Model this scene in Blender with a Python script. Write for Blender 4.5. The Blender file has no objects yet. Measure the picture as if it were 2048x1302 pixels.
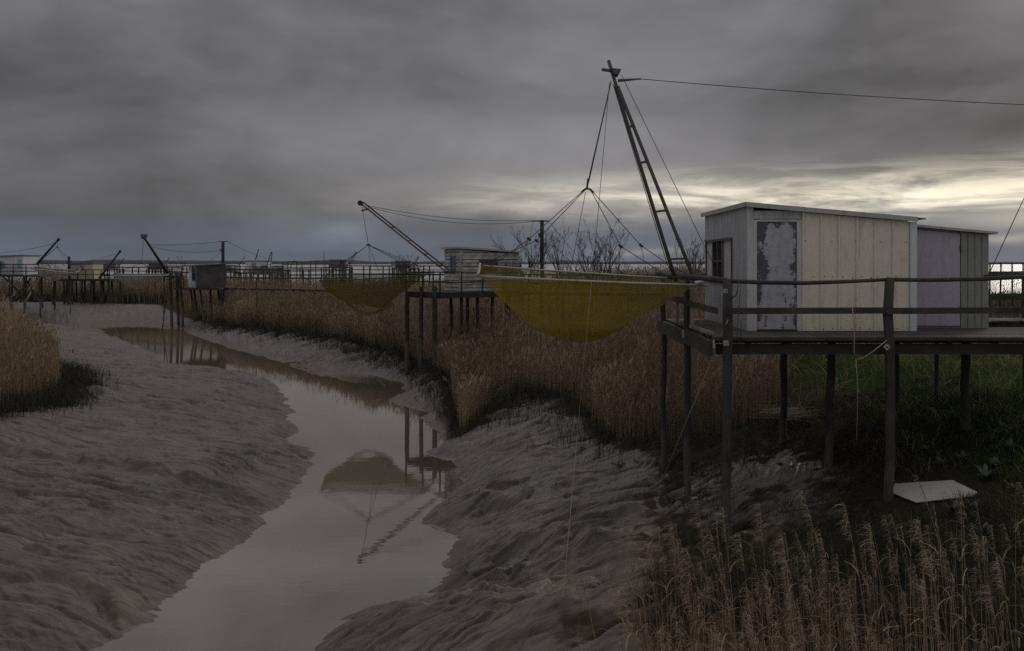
import bpy, math, random
import numpy as np
from mathutils import Vector as V
random.seed(7)
RNG = np.random.default_rng(11)
sc = bpy.context.scene
COL = sc.collection
R = math.radians
F, HZ, CX, ZC = 1774.0, 527.0, 1024.0, 5.63     # lens in photo pixels, horizon row, eye height over the water

def P(px, py, Y):
    return V(((px - CX) * Y / F, Y, ZC - (py - HZ) * Y / F))

# ------------------------------------------------------------------ noise
_perm = RNG.permutation(4096)
_ang = RNG.uniform(0, 2 * np.pi, 4096)
def _g(ix, iy, fx, fy):
    k = _perm[(ix + _perm[iy & 4095]) & 4095]
    a = _ang[k]
    return np.cos(a) * fx + np.sin(a) * fy
def pn(x, y):
    ix = np.floor(x).astype(np.int64); iy = np.floor(y).astype(np.int64)
    fx = x - ix; fy = y - iy
    u = fx * fx * fx * (fx * (fx * 6 - 15) + 10); v = fy * fy * fy * (fy * (fy * 6 - 15) + 10)
    a = _g(ix, iy, fx, fy) * (1 - u) + _g(ix + 1, iy, fx - 1, fy) * u
    b = _g(ix, iy + 1, fx, fy - 1) * (1 - u) + _g(ix + 1, iy + 1, fx - 1, fy - 1) * u
    return (a * (1 - v) + b * v) * 1.5
def fbm(x, y, o=4, g=0.5):
    s = 0; a = 1.0
    for i in range(o):
        s = s + a * pn(x + 17.3 * i, y - 9.1 * i); x = x * 2.03; y = y * 2.03; a *= g
    return s
def ridge(x, y, o=3):
    s = 0; a = 1.0
    for i in range(o):
        s = s + a * (1 - np.abs(pn(x + 31.7 * i, y + 5.3 * i)) * 2); x = x * 2.1; y = y * 2.1; a *= .5
    return s - 1.0
def sst(a, b, x):
    t = np.clip((x - a) / (b - a), 0, 1); return t * t * (3 - 2 * t)

# ------------------------------------------------------------------ terrain
CREEK_PX = [(150,1302+260),(235,1302),(330,1215),(400,1150),(405,1130),(480,1080),(560,1010),(590,985),(622,930),(628,905),(588,880),(577,850),
 (592,822),(560,790),(545,768),(500,748),(440,740),(380,736),(330,728),(318,712),(270,690),(222,674),(205,662),(120,652),(-160,651),
 (-160,641),(60,642),(150,643),(240,640),(330,647),(365,655),(380,667),(440,684),(500,700),(560,718),(590,730),(650,743),(735,744),(790,755),
 (815,779),(788,800),(868,825),(850,836),(862,852),(890,880),(872,905),(915,932),(932,975),(858,1018),(850,1040),(902,1072),(888,1110),
 (925,1140),(880,1165),(882,1190),(840,1202),(760,1225),(692,1250),(670,1290),(640,1302+260)]
CREEK = np.array([[(x - CX) * (ZC / (y - HZ)), F * ZC / (y - HZ)] for x, y in CREEK_PX])
XCY = np.array([5, 12.9, 16.9, 20, 25, 30, 40, 48, 60, 80, 86, 300]); XCX = np.array([-4.6, -4.2, -3.66, -3.7, -3.7, -5.1, -8, -14, -22.8, -33.5, -200, -400])

def inside(poly, X, Y):
    r = np.zeros(X.shape, bool); n = len(poly); j = n - 1
    for i in range(n):
        xi, yi = poly[i]; xj, yj = poly[j]
        c = ((yi > Y) != (yj > Y)) & (X < (xj - xi) * (Y - yi) / (yj - yi + 1e-12) + xi)
        r ^= c; j = i
    return r
def pdist(poly, X, Y):
    d = np.full(X.shape, 1e9); n = len(poly)
    for i in range(n):
        ax, ay = poly[i]; bx, by = poly[(i + 1) % n]
        ux, uy = bx - ax, by - ay; L = ux * ux + uy * uy + 1e-12
        t = np.clip(((X - ax) * ux + (Y - ay) * uy) / L, 0, 1)
        d = np.minimum(d, (X - ax - t * ux) ** 2 + (Y - ay - t * uy) ** 2)
    return np.sqrt(d)

def gully(px, z=.55): return np.array([[(x - CX) * (ZC - z) / (y - HZ), F * (ZC - z) / (y - HZ)] for x, y in px])
GULLIES = [(gully([(-120, 915), (0, 932), (150, 940), (300, 958), (430, 968), (520, 985), (590, 992)], .5), .22, .20), (gully([(-150, 1130), (0, 1150), (120, 1155), (230, 1190), (340, 1212)], .45), .16, .17),
 (gully([(-60, 800), (60, 792), (180, 790), (330, 800), (420, 790)], .9), .3, .12), (gully([(-60, 1010), (60, 1005), (150, 975)], .8), .10, .07),
 (gully([(930, 1012), (1010, 1000), (1110, 985), (1220, 965)], .5), .2, .16), (gully([(900, 1150), (1000, 1125), (1120, 1100), (1230, 1095)], .6), .15, .17), (gully([(960, 915), (1040, 905), (1120, 880)], .6), .2, .13), (gully([(700, 1262), (800, 1240), (930, 1205), (1060, 1190)], .4), .12, .12), (gully([(600, 712), (650, 706), (720, 716), (800, 735)], .4), .5, .2)]
def smax(a, b, k=.25):
    return .5 * (a + b + np.sqrt((a - b) ** 2 + k * k))
def hgt(X, Y, fine=True):
    X = np.asarray(X, float); Y = np.asarray(Y, float)
    w = 0.25 * fbm(X * .5 + 3, Y * .35, 3)
    d = pdist(CREEK, X, Y); ins = inside(CREEK, X, Y)
    d = np.where(ins, -d, d)
    rt = sst(-.8, .8, X - np.interp(Y, XCY, XCX))
    BR = 1.1 + np.clip(.245 * (X - 3.5), -.12, 1.7) * (1 - .3 * sst(25, 60, Y)) + .12 * fbm(X * .16, Y * .16, 3)
    BR = BR + .25 * sst(30, 60, Y) * sst(0, 10, d)
    BL = 1.0 + .45 * sst(3, 14, d) + .12 * fbm(X * .2 + 9, Y * .2, 3)
    dp = np.maximum(d, 0)
    hr = BR * (1 - np.exp(-dp / (1.9 + .5 * sst(22, 12, Y))))
    hl = BL * (.28 * (1 - np.exp(-dp / 1.2)) + .72 * (1 - np.exp(-dp / 7.0)))
    h = hr * rt + hl * (1 - rt)
    h = np.where(d < 0, .28 * np.maximum(d, -2.5), h)
    # land ends at the estuary
    ed = 122 + 10 * fbm(X * .03, Y * .01 + 4, 3) - 26 * sst(18, 45, X)
    h = h * (1 - sst(0, 9, Y - ed)) - 1.0 * sst(0, 12, Y - ed)
    if fine:
        amp = sst(-.9, .25, d) * (1 - .45 * sst(60, 110, Y))
        veg = sst(.95, 1.25, h) * rt
        amp = amp * (1 - .7 * veg)
        wx = X + .3 * fbm(X * .5, Y * .5 + 7, 2); wy = Y + .38 * fbm(X * .3 + 40, Y * .3, 3)
        # left bank: rills running across to the creek
        s = .96 * wx - .28 * wy; t = .28 * wx + .96 * wy
        pk = .2 + 1.05 * sst(-.35, .5, fbm(X * .28 + 8, Y * .22, 3)) * (.45 + .55 * sst(9, 2.5, d))
        nl = pk * (.055 * fbm(s * .30, t * 2.4, 4, .6) + .062 * ridge(s * .26, t * 3.4, 4)) + .13 * fbm(s * .16, t * .62, 3)
        nl = nl - .09 * np.exp(-(pn(s * .15 + 2, t * 1.25) / .05) ** 2) * sst(.3, 2, d) - .05 * np.exp(-(pn(s * .3 + 70, t * 2.8) / .07) ** 2)
        q = (t * .33 + .55 * fbm(s * .13 + 5, t * .2, 2)) % 1.0
        nl = nl + .26 * (q - .55 + (1 - sst(0, .1, q)) * 1.0) * sst(.5, 3, d) * sst(-.25, .15, fbm(s * .17 + 20, t * .3, 2))
        s2 = -.80 * wx - .60 * wy; t2 = -.60 * wx + .80 * wy
        pk = .2 + 1.15 * sst(-.35, .5, fbm(X * .4 + 48, Y * .3, 3))
        nr = pk * (.07 * fbm(s2 * .32 + 11, t2 * 2.2, 4, .6) + .07 * ridge(s2 * .28, t2 * 3.0, 4)) + .18 * fbm(s2 * .26 + 2, t2 * .8, 3)
        nr = nr - .10 * np.exp(-(pn(s2 * .2 + 2, t2 * 1.2) / .055) ** 2) * sst(.2, 1, d) - .05 * np.exp(-(pn(s2 * .35 + 70, t2 * 2.6) / .08) ** 2)
        q = (t2 * .5 + .6 * fbm(s2 * .2 + 50, t2 * .3, 2)) % 1.0
        nr = nr + .24 * (q - .6 + (1 - sst(0, .12, q))) * sst(.3, 1.5, d) * sst(-.2, .2, fbm(s2 * .2 + 60, t2 * .35, 2))
        amp = amp * (1 - .95 * np.exp(-((X - 7.0) / 1.3) ** 4 - ((Y - 14.7) / 1.1) ** 4))
        near = .35 + .9 * sst(3.2, .3, d)
        nl = nl + .016 * near * ridge(s * .8, t * 7.5, 2) + .02 * near * pn(s * 1.1, t * 9)
        nr = nr + .016 * near * ridge(s2 * .8, t2 * 7, 2) + .02 * near * pn(s2 * 1.1, t2 * 8)
        h = h + amp * (nl * (1 - rt) + nr * rt)
        for line, w_, dp_ in GULLIES:
            x0, x1 = line[:, 0].min() - 3, line[:, 0].max() + 3; m = (X > x0) & (X < x1) & (Y > line[:, 1].min() - 3) & (Y < line[:, 1].max() + 3)
            if not m.any(): continue
            xm, ym = X[m], Y[m]; o = np.argsort(line[:, 0]); yl = np.interp(xm, line[o, 0], line[o, 1]); end = sst(line[:, 0].min() - .6, line[:, 0].min() + .6, xm) * sst(line[:, 0].max() + .4, line[:, 0].max() - .5, xm)
            q = ym - yl + .30 * fbm(xm * .8, ym * .5, 3)
            bump_ = .72 * dp_ * (1.1 * np.exp(-((q - 1.9 * w_) / (1.6 * w_)) ** 2) - np.exp(-(q / w_) ** 2) * .9) * end * (1 + .6 * pn(xm * .9, ym * 0 + 3))
            h[m] = h[m] + bump_ * sst(-.1, .8, d[m])
        h = h + .018 * fbm(X * 3.3, Y * 3.3, 2) * amp
    return h
def H1(x, y): return float(hgt(np.array([x]), np.array([y]))[0])
def G(px, py, lo=6, hi=160):
    "where the sight line through a photo pixel meets the ground"
    Y = np.geomspace(lo, hi, 1500); X = (px - CX) * Y / F; z = ZC - (py - HZ) * Y / F
    k = np.argmax(hgt(X, Y) >= z); return V((X[k], Y[k], float(hgt(X[k:k+1], Y[k:k+1])[0])))

# ------------------------------------------------------------------ materials
def nmat(name):
    m = bpy.data.materials.new(name); m.use_nodes = True
    nt = m.node_tree; b = nt.nodes['Principled BSDF']; return m, nt, b
def nd(nt, t, **k):
    n = nt.nodes.new(t)
    for a, v in k.items():
        if a in n.inputs: n.inputs[a].default_value = v
        else: setattr(n, a, v)
    return n
def ramp(nt, fac, stops):
    r = nt.nodes.new('ShaderNodeValToRGB'); nt.links.new(fac, r.inputs[0])
    e = r.color_ramp.elements
    while len(e) < len(stops): e.new(.5)
    for i, (p, c) in enumerate(stops):
        e[i].position = p; e[i].color = (*c, 1) if len(c) == 3 else c
    return r.outputs[0]
def mapped(nt, kind, scale, loc=(0, 0, 0)):
    if kind == 'pos': s = nt.nodes.new('ShaderNodeNewGeometry').outputs['Position']
    elif kind == 'uv': s = nt.nodes.new('ShaderNodeTexCoord').outputs['UV']
    else: s = nt.nodes.new('ShaderNodeTexCoord').outputs['Generated']
    m = nt.nodes.new('ShaderNodeMapping'); m.inputs['Scale'].default_value = scale; m.inputs['Location'].default_value = loc
    nt.links.new(s, m.inputs[0]); return m.outputs[0]
def noise(nt, vec, scale=1, detail=5, rough=.55, dist=0):
    n = nd(nt, 'ShaderNodeTexNoise', Scale=scale, Detail=detail, Roughness=rough, Distortion=dist)
    nt.links.new(vec, n.inputs['Vector']); return n.outputs['Fac']
def bump(nt, b, h, strength=.3, dist=.02):
    n = nd(nt, 'ShaderNodeBump', Strength=strength, Distance=dist); nt.links.new(h, n.inputs['Height'])
    nt.links.new(n.outputs[0], b.inputs['Normal'])
def mixc(nt, fac, a, b_, mode='MIX'):
    n = nt.nodes.new('ShaderNodeMix'); n.data_type = 'RGBA'; n.blend_type = mode
    for s, i in ((fac, 0), (a, 6), (b_, 7)):
        if hasattr(s, 'links'): nt.links.new(s, n.inputs[i])
        elif i == 0: n.inputs[0].default_value = s
        else: n.inputs[i].default_value = (*s, 1)
    return n.outputs[2]

def wood(name, c0, c1, rough=.85, gs=(3, 45, 1), b=.5):
    m, nt, bs = nmat(name)
    v = mapped(nt, 'uv', gs); n = noise(nt, v, 1, 6, .65, .4)
    v2 = mapped(nt, 'pos', (2.3, 2.3, 2.3)); n2 = noise(nt, v2, 1, 4)
    c = ramp(nt, n, [(.25, c0), (.72, c1)])
    c = mixc(nt, ramp(nt, n2, [(.35, (0, 0, 0)), (.7, (.7, .7, .7))]), c, tuple(x * .5 for x in c0))
    g = nt.nodes.new('ShaderNodeNewGeometry'); sp = nt.nodes.new('ShaderNodeSeparateXYZ'); nt.links.new(g.outputs['Position'], sp.inputs[0])
    a = nt.nodes.new('ShaderNodeMath'); a.operation = 'MULTIPLY_ADD'; nt.links.new(n2, a.inputs[0]); a.inputs[1].default_value = 1.6; nt.links.new(sp.outputs[2], a.inputs[2])
    mr = nt.nodes.new('ShaderNodeMapRange'); nt.links.new(a.outputs[0], mr.inputs[0])          # silt and weed left by the tide
    for i, q in ((1, 2.5), (2, 3.1), (3, .85), (4, 0)): mr.inputs[i].default_value = q
    c = mixc(nt, mr.outputs[0], c, ramp(nt, n, [(.3, (.018, .018, .013)), (.7, (.115, .098, .084))]))
    nt.links.new(c, bs.inputs['Base Color']); bs.inputs['Roughness'].default_value = rough
    bump(nt, bs, n, b, .012); return m
def paint(name, c, dirt, amt=.5, rough=.55, metal=0, streak=(5, 5, 1.2), b=.12):
    m, nt, bs = nmat(name)
    v = mapped(nt, 'pos', streak); n = noise(nt, v, 1.6, 7, .65)
    v2 = mapped(nt, 'pos', (30, 30, 9)); n2 = noise(nt, v2, 1, 4, .6)
    k = ramp(nt, n, [(.62 - .25 * amt, (0, 0, 0)), (.85, (1, 1, 1))])
    cc = mixc(nt, k, c, dirt)
    cc = mixc(nt, ramp(nt, n2, [(.40, (.0, .0, .0)), (.75, (.35, .35, .35))]), cc, dirt)
    nt.links.new(cc, bs.inputs['Base Color']); bs.inputs['Roughness'].default_value = rough; bs.inputs['Metallic'].default_value = metal
    bump(nt, bs, n2, b, .01); return m
def plain(name, c, rough=.6, metal=0):
    m, nt, bs = nmat(name)
    n = noise(nt, mapped(nt, 'pos', (7, 7, 7)), 1, 6)
    nt.links.new(ramp(nt, n, [(.3, tuple(x * .7 for x in c)), (.7, tuple(min(1, x * 1.2) for x in c))]), bs.inputs['Base Color'])
    bs.inputs['Roughness'].default_value = rough; bs.inputs['Metallic'].default_value = metal; return m

M = {}
M['wood'] = wood('weathered timber', (.018, .015, .0125), (.07, .06, .05))
M['wood_dark'] = wood('dark tarred timber', (.014, .012, .010), (.045, .038, .032))
M['wood_pale'] = wood('pale grey timber', (.14, .13, .12), (.32, .30, .28))
M['deck'] = wood('deck boards', (.032, .027, .023), (.10, .086, .075))
M['board_grey'] = wood('grey upright boards', (.055, .05, .049), (.125, .115, .113), gs=(2, 30, 1))
M['clap'] = wood('flaking white clapboard', (.20, .19, .175), (.62, .60, .57), gs=(4, 26, 1))
M['cream'] = paint('cream metal sheet', (.60, .55, .445), (.33, .285, .22), .35, .5)
M['grey_sheet'] = paint('grey blue sheet', (.36, .375, .395), (.17, .165, .16), .6)
M['green_sheet'] = paint('grey green sheet', (.21, .225, .20), (.12, .125, .11), .5)
M['lilac'] = paint('faded lilac sheet', (.36, .32, .385), (.22, .195, .22), .6)
M['trim'] = paint('off white trim', (.46, .45, .44), (.22, .20, .18), .6)
M['trim_pale'] = paint('pale blue trim', (.50, .54, .55), (.30, .31, .30), .3)
M['roof'] = paint('grey roof edge', (.36, .35, .335), (.18, .17, .155), .5)
M['roof_dark'] = paint('dark roofing felt', (.10, .10, .10), (.06, .06, .055), .5)
M['white_hut'] = paint('white painted boards', (.52, .53, .57), (.30, .30, .32), .4)
M['cream_hut'] = paint('cream painted boards', (.47, .42, .30), (.25, .20, .14), .5)
M['grey_hut'] = paint('far grey boards', (.22, .215, .21), (.10, .095, .09), .6)
M['dark_hut'] = paint('far dark boards', (.06, .058, .055), (.03, .03, .03), .6)
M['blue'] = paint('blue paint', (.06, .13, .32), (.05, .08, .15), .3)
M['sky_blue'] = paint('light blue paint', (.16, .34, .47), (.12, .2, .26), .3)
M['red'] = paint('dark red paint', (.075, .022, .025), (.04, .018, .018), .5)
M['steel'] = paint('grey steel', (.085, .085, .085), (.06, .045, .035), .5, .7, .1)
M['rust'] = paint('rusty steel', (.085, .045, .026), (.045, .026, .018), .5, .85)
M['galv'] = paint('galvanised tube', (.30, .30, .295), (.16, .15, .14), .5, .45, .3)
M['plate'] = plain('bolted steel plate', (.30, .33, .33), .45, .3)
M['dark'] = plain('dark gap', (.012, .012, .012), .9)
M['rope'] = plain('tan rope', (.30, .25, .17), .9)
M['rope_dark'] = plain('dark cable', (.035, .034, .033), .6)
M['board'] = paint('pale sheet board', (.42, .40, .36), (.25, .22, .18), .35, .6, 0, (1.5, 1.5, 1.5))
M['bark'] = plain('bare bark', (.05, .043, .04), .95)

def glass_mat():
    m, nt, bs = nmat('window glass')
    bs.inputs['Base Color'].default_value = (.02, .022, .025, 1); bs.inputs['Roughness'].default_value = .04
    bs.inputs['Specular IOR Level'].default_value = 1.0
    n = noise(nt, mapped(nt, 'pos', (1.5, 1.5, 1.5)), 1, 2); bump(nt, bs, n, .08, .05); return m
M['glass'] = glass_mat()

def door_mat():
    m, nt, bs = nmat('peeling door paint')
    g = nt.nodes.new('ShaderNodeTexCoord').outputs['Generated']
    sp = nt.nodes.new('ShaderNodeSeparateXYZ'); nt.links.new(g, sp.inputs[0])
    def mth(op, a, b_=None):
        n = nt.nodes.new('ShaderNodeMath'); n.operation = op
        for i, s in enumerate((a, b_)):
            if s is None: continue
            if hasattr(s, 'links'): nt.links.new(s, n.inputs[i])
            else: n.inputs[i].default_value = s
        return n.outputs[0]
    big = noise(nt, mapped(nt, 'gen', (3.2, 1, 4.6), (3.1, 0, 1.7)), 1, 4, .6)
    flake = noise(nt, mapped(nt, 'gen', (9, 1, 50)), 1, 8, .75, .6)
    cx = mth('ABSOLUTE', mth('SUBTRACT', sp.outputs[0], .54))
    band = mth('ABSOLUTE', mth('SUBTRACT', sp.outputs[2], .45))      # worn above and below the middle rail
    v = mth('ADD', mth('MULTIPLY', big, 2.0), mth('MULTIPLY', flake, 1.2))
    v = mth('SUBTRACT', mth('SUBTRACT', v, .84), mth('MULTIPLY', mth('POWER', cx, 2.0), 1.2))
    v = mth('ADD', v, mth('MULTIPLY', mth('MINIMUM', band, .12), 1.0))
    top = mth('MAXIMUM', mth('SUBTRACT', sp.outputs[2], .93), 0.0)
    v = mth('SUBTRACT', v, mth('MULTIPLY', top, 5.0))
    k = ramp(nt, v, [(.615, (0, 0, 0)), (.65, (1, 1, 1))])
    pale = ramp(nt, noise(nt, mapped(nt, 'gen', (6, 1, 14)), 1, 6), [(.3, (.24, .24, .26)), (.7, (.37, .37, .39))])
    dk = ramp(nt, flake, [(.3, (.035, .038, .05)), (.7, (.075, .08, .10))])
    nt.links.new(mixc(nt, k, dk, pale), bs.inputs['Base Color']); bs.inputs['Roughness'].default_value = .6
    bump(nt, bs, k, .25, .004); return m
M['door'] = door_mat()

def net_mat(name, c, op):
    m, nt, bs = nmat(name); nt.nodes.remove(bs); out = nt.nodes['Material Output']
    d = nd(nt, 'ShaderNodeBsdfDiffuse'); t = nd(nt, 'ShaderNodeBsdfTranslucent'); tr = nd(nt, 'ShaderNodeBsdfTransparent')
    n = noise(nt, mapped(nt, 'pos', (1.3, 1.3, 3)), 1, 6, .7)
    col = ramp(nt, n, [(.3, tuple(x * .75 for x in c)), (.7, tuple(x * 1.2 for x in c))])
    nt.links.new(col, d.inputs[0]); nt.links.new(col, t.inputs[0])
    a = nt.nodes.new('ShaderNodeMixShader'); a.inputs[0].default_value = .5; nt.links.new(d.outputs[0], a.inputs[1]); nt.links.new(t.outputs[0], a.inputs[2])
    # knotted mesh: holes far smaller than a pixel, with a coarser weave on top
    w = noise(nt, mapped(nt, 'uv', (60, 60, 60)), 1, 2)
    o = ramp(nt, w, [(.35, (op - .18,) * 3), (.65, (min(1, op + .12),) * 3)])
    mx = nt.nodes.new('ShaderNodeMixShader'); nt.links.new(o, mx.inputs[0]); nt.links.new(tr.outputs[0], mx.inputs[1]); nt.links.new(a.outputs[0], mx.inputs[2])
    nt.links.new(mx.outputs[0], out.inputs[0]); return m
M['net_olive'] = net_mat('olive netting', (.165, .125, .018), .55)
M['net_brown'] = net_mat('brown netting', (.07, .058, .016), .58)
M['net_grey'] = net_mat('grey netting', (.15, .13, .11), .55)

def mud_mat():
    m, nt, bs = nmat('wet mud')
    at = nd(nt, 'ShaderNodeAttribute', attribute_name='veg'); sp = nt.nodes.new('ShaderNodeSeparateColor'); nt.links.new(at.outputs['Color'], sp.inputs[0])
    n = noise(nt, mapped(nt, 'pos', (.9, .9, .9)), 1, 7, .6); n2 = noise(nt, mapped(nt, 'pos', (9, 14, 9)), 1, 6, .6, .6)
    fa = nd(nt, 'ShaderNodeAttribute', attribute_name='flow'); fm = nt.nodes.new('ShaderNodeMapping'); fm.inputs['Scale'].default_value = (1.6, 11, 1); nt.links.new(fa.outputs['Vector'], fm.inputs[0])
    n3 = noise(nt, fm.outputs[0], 1, 6, .62, .5)
    mud = ramp(nt, n, [(.3, (.070, .053, .042)), (.7, (.150, .118, .094))])
    mud = mixc(nt, ramp(nt, n3, [(.36, (.85,) * 3), (.56, (0,) * 3)]), mud, (.045, .035, .030))
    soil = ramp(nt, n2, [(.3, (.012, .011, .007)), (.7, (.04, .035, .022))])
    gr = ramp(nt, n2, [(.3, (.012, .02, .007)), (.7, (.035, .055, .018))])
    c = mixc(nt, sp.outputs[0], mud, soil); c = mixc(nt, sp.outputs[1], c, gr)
    nt.links.new(c, bs.inputs['Base Color'])
    nt.links.new(ramp(nt, n, [(.3, (.40,) * 3), (.75, (.60,) * 3)]), bs.inputs['Roughness'])
    sv = nt.nodes.new('ShaderNodeMapRange'); nt.links.new(sp.outputs[0], sv.inputs[0]); sv.inputs[3].default_value = .42; sv.inputs[4].default_value = .0; sv.inputs[2].default_value = .22
    nt.links.new(sv.outputs[0], bs.inputs['Specular IOR Level'])
    ad = nt.nodes.new('ShaderNodeMath'); ad.operation = 'MULTIPLY_ADD'; nt.links.new(n3, ad.inputs[0]); ad.inputs[1].default_value = 1.6; nt.links.new(n2, ad.inputs[2])
    bump(nt, bs, ad.outputs[0], .6, .035); return m
M['mud'] = mud_mat()
def water_mat(name, c, rough, sc_, st, dist, ior=1.333):
    m, nt, bs = nmat(name)
    bs.inputs['Base Color'].default_value = (*c, 1); bs.inputs['Roughness'].default_value = rough; bs.inputs['IOR'].default_value = ior; bs.inputs['Specular IOR Level'].default_value = .5
    n = noise(nt, mapped(nt, 'pos', sc_), 1, 4, .55); bump(nt, bs, n, st, dist); return m
M['creek'] = water_mat('still turbid water', (.115, .092, .072), .008, (1.1, 3.0, 1), .05, .03, 8.0)
M['creek'].node_tree.nodes['Principled BSDF'].inputs['Specular Tint'].default_value = (1, .94, .875, 1)     # warm tint put into the reflection colour
M['sea'] = water_mat('choppy turbid estuary', (.34, .32, .295), .3, (.10, .35, 1), .6, .5, 1.8)

def blade_mat(name, stops, rough=.8, trans=.25):
    m, nt, bs = nmat(name); out = nt.nodes['Material Output']
    at = nd(nt, 'ShaderNodeAttribute', attribute_name='tint')
    c = ramp(nt, at.outputs['Fac'], stops)
    nt.links.new(c, bs.inputs['Base Color']); bs.inputs['Roughness'].default_value = rough; bs.inputs['Specular IOR Level'].default_value = .15
    t = nd(nt, 'ShaderNodeBsdfTranslucent'); nt.links.new(c, t.inputs[0])
    mx = nt.nodes.new('ShaderNodeMixShader'); mx.inputs[0].default_value = trans
    nt.links.new(bs.outputs[0], mx.inputs[1]); nt.links.new(t.outputs[0], mx.inputs[2]); nt.links.new(mx.outputs[0], out.inputs[0]); return m
M['reed'] = blade_mat('dry reed', [(0, (.12, .083, .05)), (.5, (.27, .20, .125)), (1, (.46, .36, .24))])
M['reed_far'] = blade_mat('far dry reed', [(0, (.09, .065, .042)), (.5, (.21, .157, .103)), (1, (.38, .295, .205))])
M['plume'] = blade_mat('reed plume', [(0, (.10, .075, .05)), (.5, (.24, .18, .125)), (1, (.42, .34, .255))])
M['sedge'] = blade_mat('dark sedge', [(0, (.018, .018, .013)), (.6, (.05, .047, .033)), (1, (.10, .09, .06))])
M['grass'] = blade_mat('marsh grass', [(0, (.03, .05, .014)), (.6, (.10, .15, .04)), (1, (.20, .225, .09))])
M['straw'] = blade_mat('dead straw', [(0, (.045, .032, .022)), (.5, (.12, .088, .062)), (1, (.26, .20, .15))])
M['leaf'] = blade_mat('grey green leaf', [(0, (.03, .045, .03)), (.5, (.07, .09, .068)), (1, (.15, .175, .14))])

# ------------------------------------------------------------------ mesh builder
class MB:
    def __init__(s): s.v = []; s.f = []; s.uv = []; s.sm = []
    def face(s, idx, uv, smooth=False): s.f.append(tuple(idx)); s.uv.append(uv); s.sm.append(smooth)
    def hexa(s, p):
        "8 corners: bottom ring 0-3, top ring 4-7"
        b = len(s.v); s.v += [V(q) for q in p]; ro = random.random() * 50
        for q in ((0, 3, 2, 1), (4, 5, 6, 7), (0, 1, 5, 4), (1, 2, 6, 5), (2, 3, 7, 6), (3, 0, 4, 7)):
            a, c, d = s.v[b + q[0]], s.v[b + q[1]], s.v[b + q[3]]
            e1 = (c - a).length; e2 = (d - a).length
            uv = [(0, 0), (e1, 0), (e1, e2), (0, e2)]
            if e2 > e1: uv = [(v, u) for u, v in uv]
            s.face([b + i for i in q], [(u + ro, v + ro * .37) for u, v in uv])
        return s
    def box(s, x0, x1, y0, y1, z0, z1, fr=None):
        p = [V(q) for q in ((x0, y0, z0), (x1, y0, z0), (x1, y1, z0), (x0, y1, z0), (x0, y0, z1), (x1, y0, z1), (x1, y1, z1), (x0, y1, z1))]
        return s.hexa([fr(q) for q in p] if fr else p)
    def bar(s, a, b, w, h=None, up=V((0, 0, 1))):
        a = V(a); b = V(b); h = h or w; d = (b - a).normalized()
        if abs(d.dot(up)) > .98: up = V((0, 1, 0))
        sx = d.cross(up).normalized() * w / 2; uz = sx.cross(d).normalized() * h / 2
        return s.hexa([a - sx - uz, a + sx - uz, a + sx + uz, a - sx + uz, b - sx - uz, b + sx - uz, b + sx + uz, b - sx + uz])
    def tube(s, pts, r, n=8, r1=None, caps=True, wob=0):
        pts = [V(p) for p in pts]; r1 = r if r1 is None else r1; b = len(s.v); m = len(pts); L = 0; ro = random.random() * 50; ls = []
        for i, p in enumerate(pts):
            d = (pts[min(i + 1, m - 1)] - pts[max(i - 1, 0)]).normalized()
            up = V((0, 0, 1)) if abs(d.z) < .9 else V((0, 1, 0))
            x = d.cross(up).normalized(); y = x.cross(d)
            if i: L += (p - pts[i - 1]).length
            ls.append(L); rr = r + (r1 - r) * i / (m - 1)
            for k in range(n):
                a = 2 * math.pi * k / n; q = rr * (1 + wob * random.uniform(-1, 1))
                s.v.append(p + x * math.cos(a) * q + y * math.sin(a) * q)
        for i in range(m - 1):
            for k in range(n):
                k2 = (k + 1) % n
                s.face((b + i * n + k, b + i * n + k2, b + (i + 1) * n + k2, b + (i + 1) * n + k),
                       [(ls[i] + ro, k * .05), (ls[i] + ro, k * .05 + .05), (ls[i + 1] + ro, k * .05 + .05), (ls[i + 1] + ro, k * .05)], True)
        if caps and n > 2:
            s.face([b + k for k in range(n)][::-1], [(0, 0)] * n); s.face([b + (m - 1) * n + k for k in range(n)], [(0, 0)] * n)
        return s
    def post(s, a, b, r, seg=7, wob=.06, n=9, taper=.9, bend=.012):
        a = V(a); b = V(b); pts = []
        for i in range(seg + 1):
            t = i / seg; p = a.lerp(b, t)
            if 0 < i < seg: p += V((random.uniform(-1, 1), random.uniform(-1, 1), 0)) * bend
            pts.append(p)
        return s.tube(pts, r, n, r * taper, True, wob)
    def slab(s, poly, z0, z1):
        b = len(s.v); n = len(poly)
        s.v += [V((p[0], p[1], z0)) for p in poly] + [V((p[0], p[1], z1)) for p in poly]
        s.face([b + i for i in range(n)][::-1], [(p[0], p[1]) for p in poly][::-1]); s.face([b + n + i for i in range(n)], [(p[0], p[1]) for p in poly])
        for i in range(n):
            j = (i + 1) % n; e = (V(poly[j][:2]) - V(poly[i][:2])).length
            s.face((b + i, b + j, b + n + j, b + n + i), [(0, 0), (e, 0), (e, z1 - z0), (0, z1 - z0)])
        return s
    def build(s, name, mat, parent=None):
        me = bpy.data.meshes.new(name); off = parent_loc(parent)
        me.from_pydata([tuple(q - off) for q in s.v], [], s.f)
        ul = me.uv_layers.new(name='UVMap'); flat = [c for u in s.uv for q in u for c in q]
        ul.data.foreach_set('uv', flat)
        me.polygons.foreach_set('use_smooth', s.sm); me.materials.append(mat); me.update()
        o = bpy.data.objects.new(name, me); COL.objects.link(o)
        if parent: o.parent = parent
        return o
def parent_loc(p):
    l = V((0, 0, 0))
    while p is not None: l += p.location; p = p.parent
    return l
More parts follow.
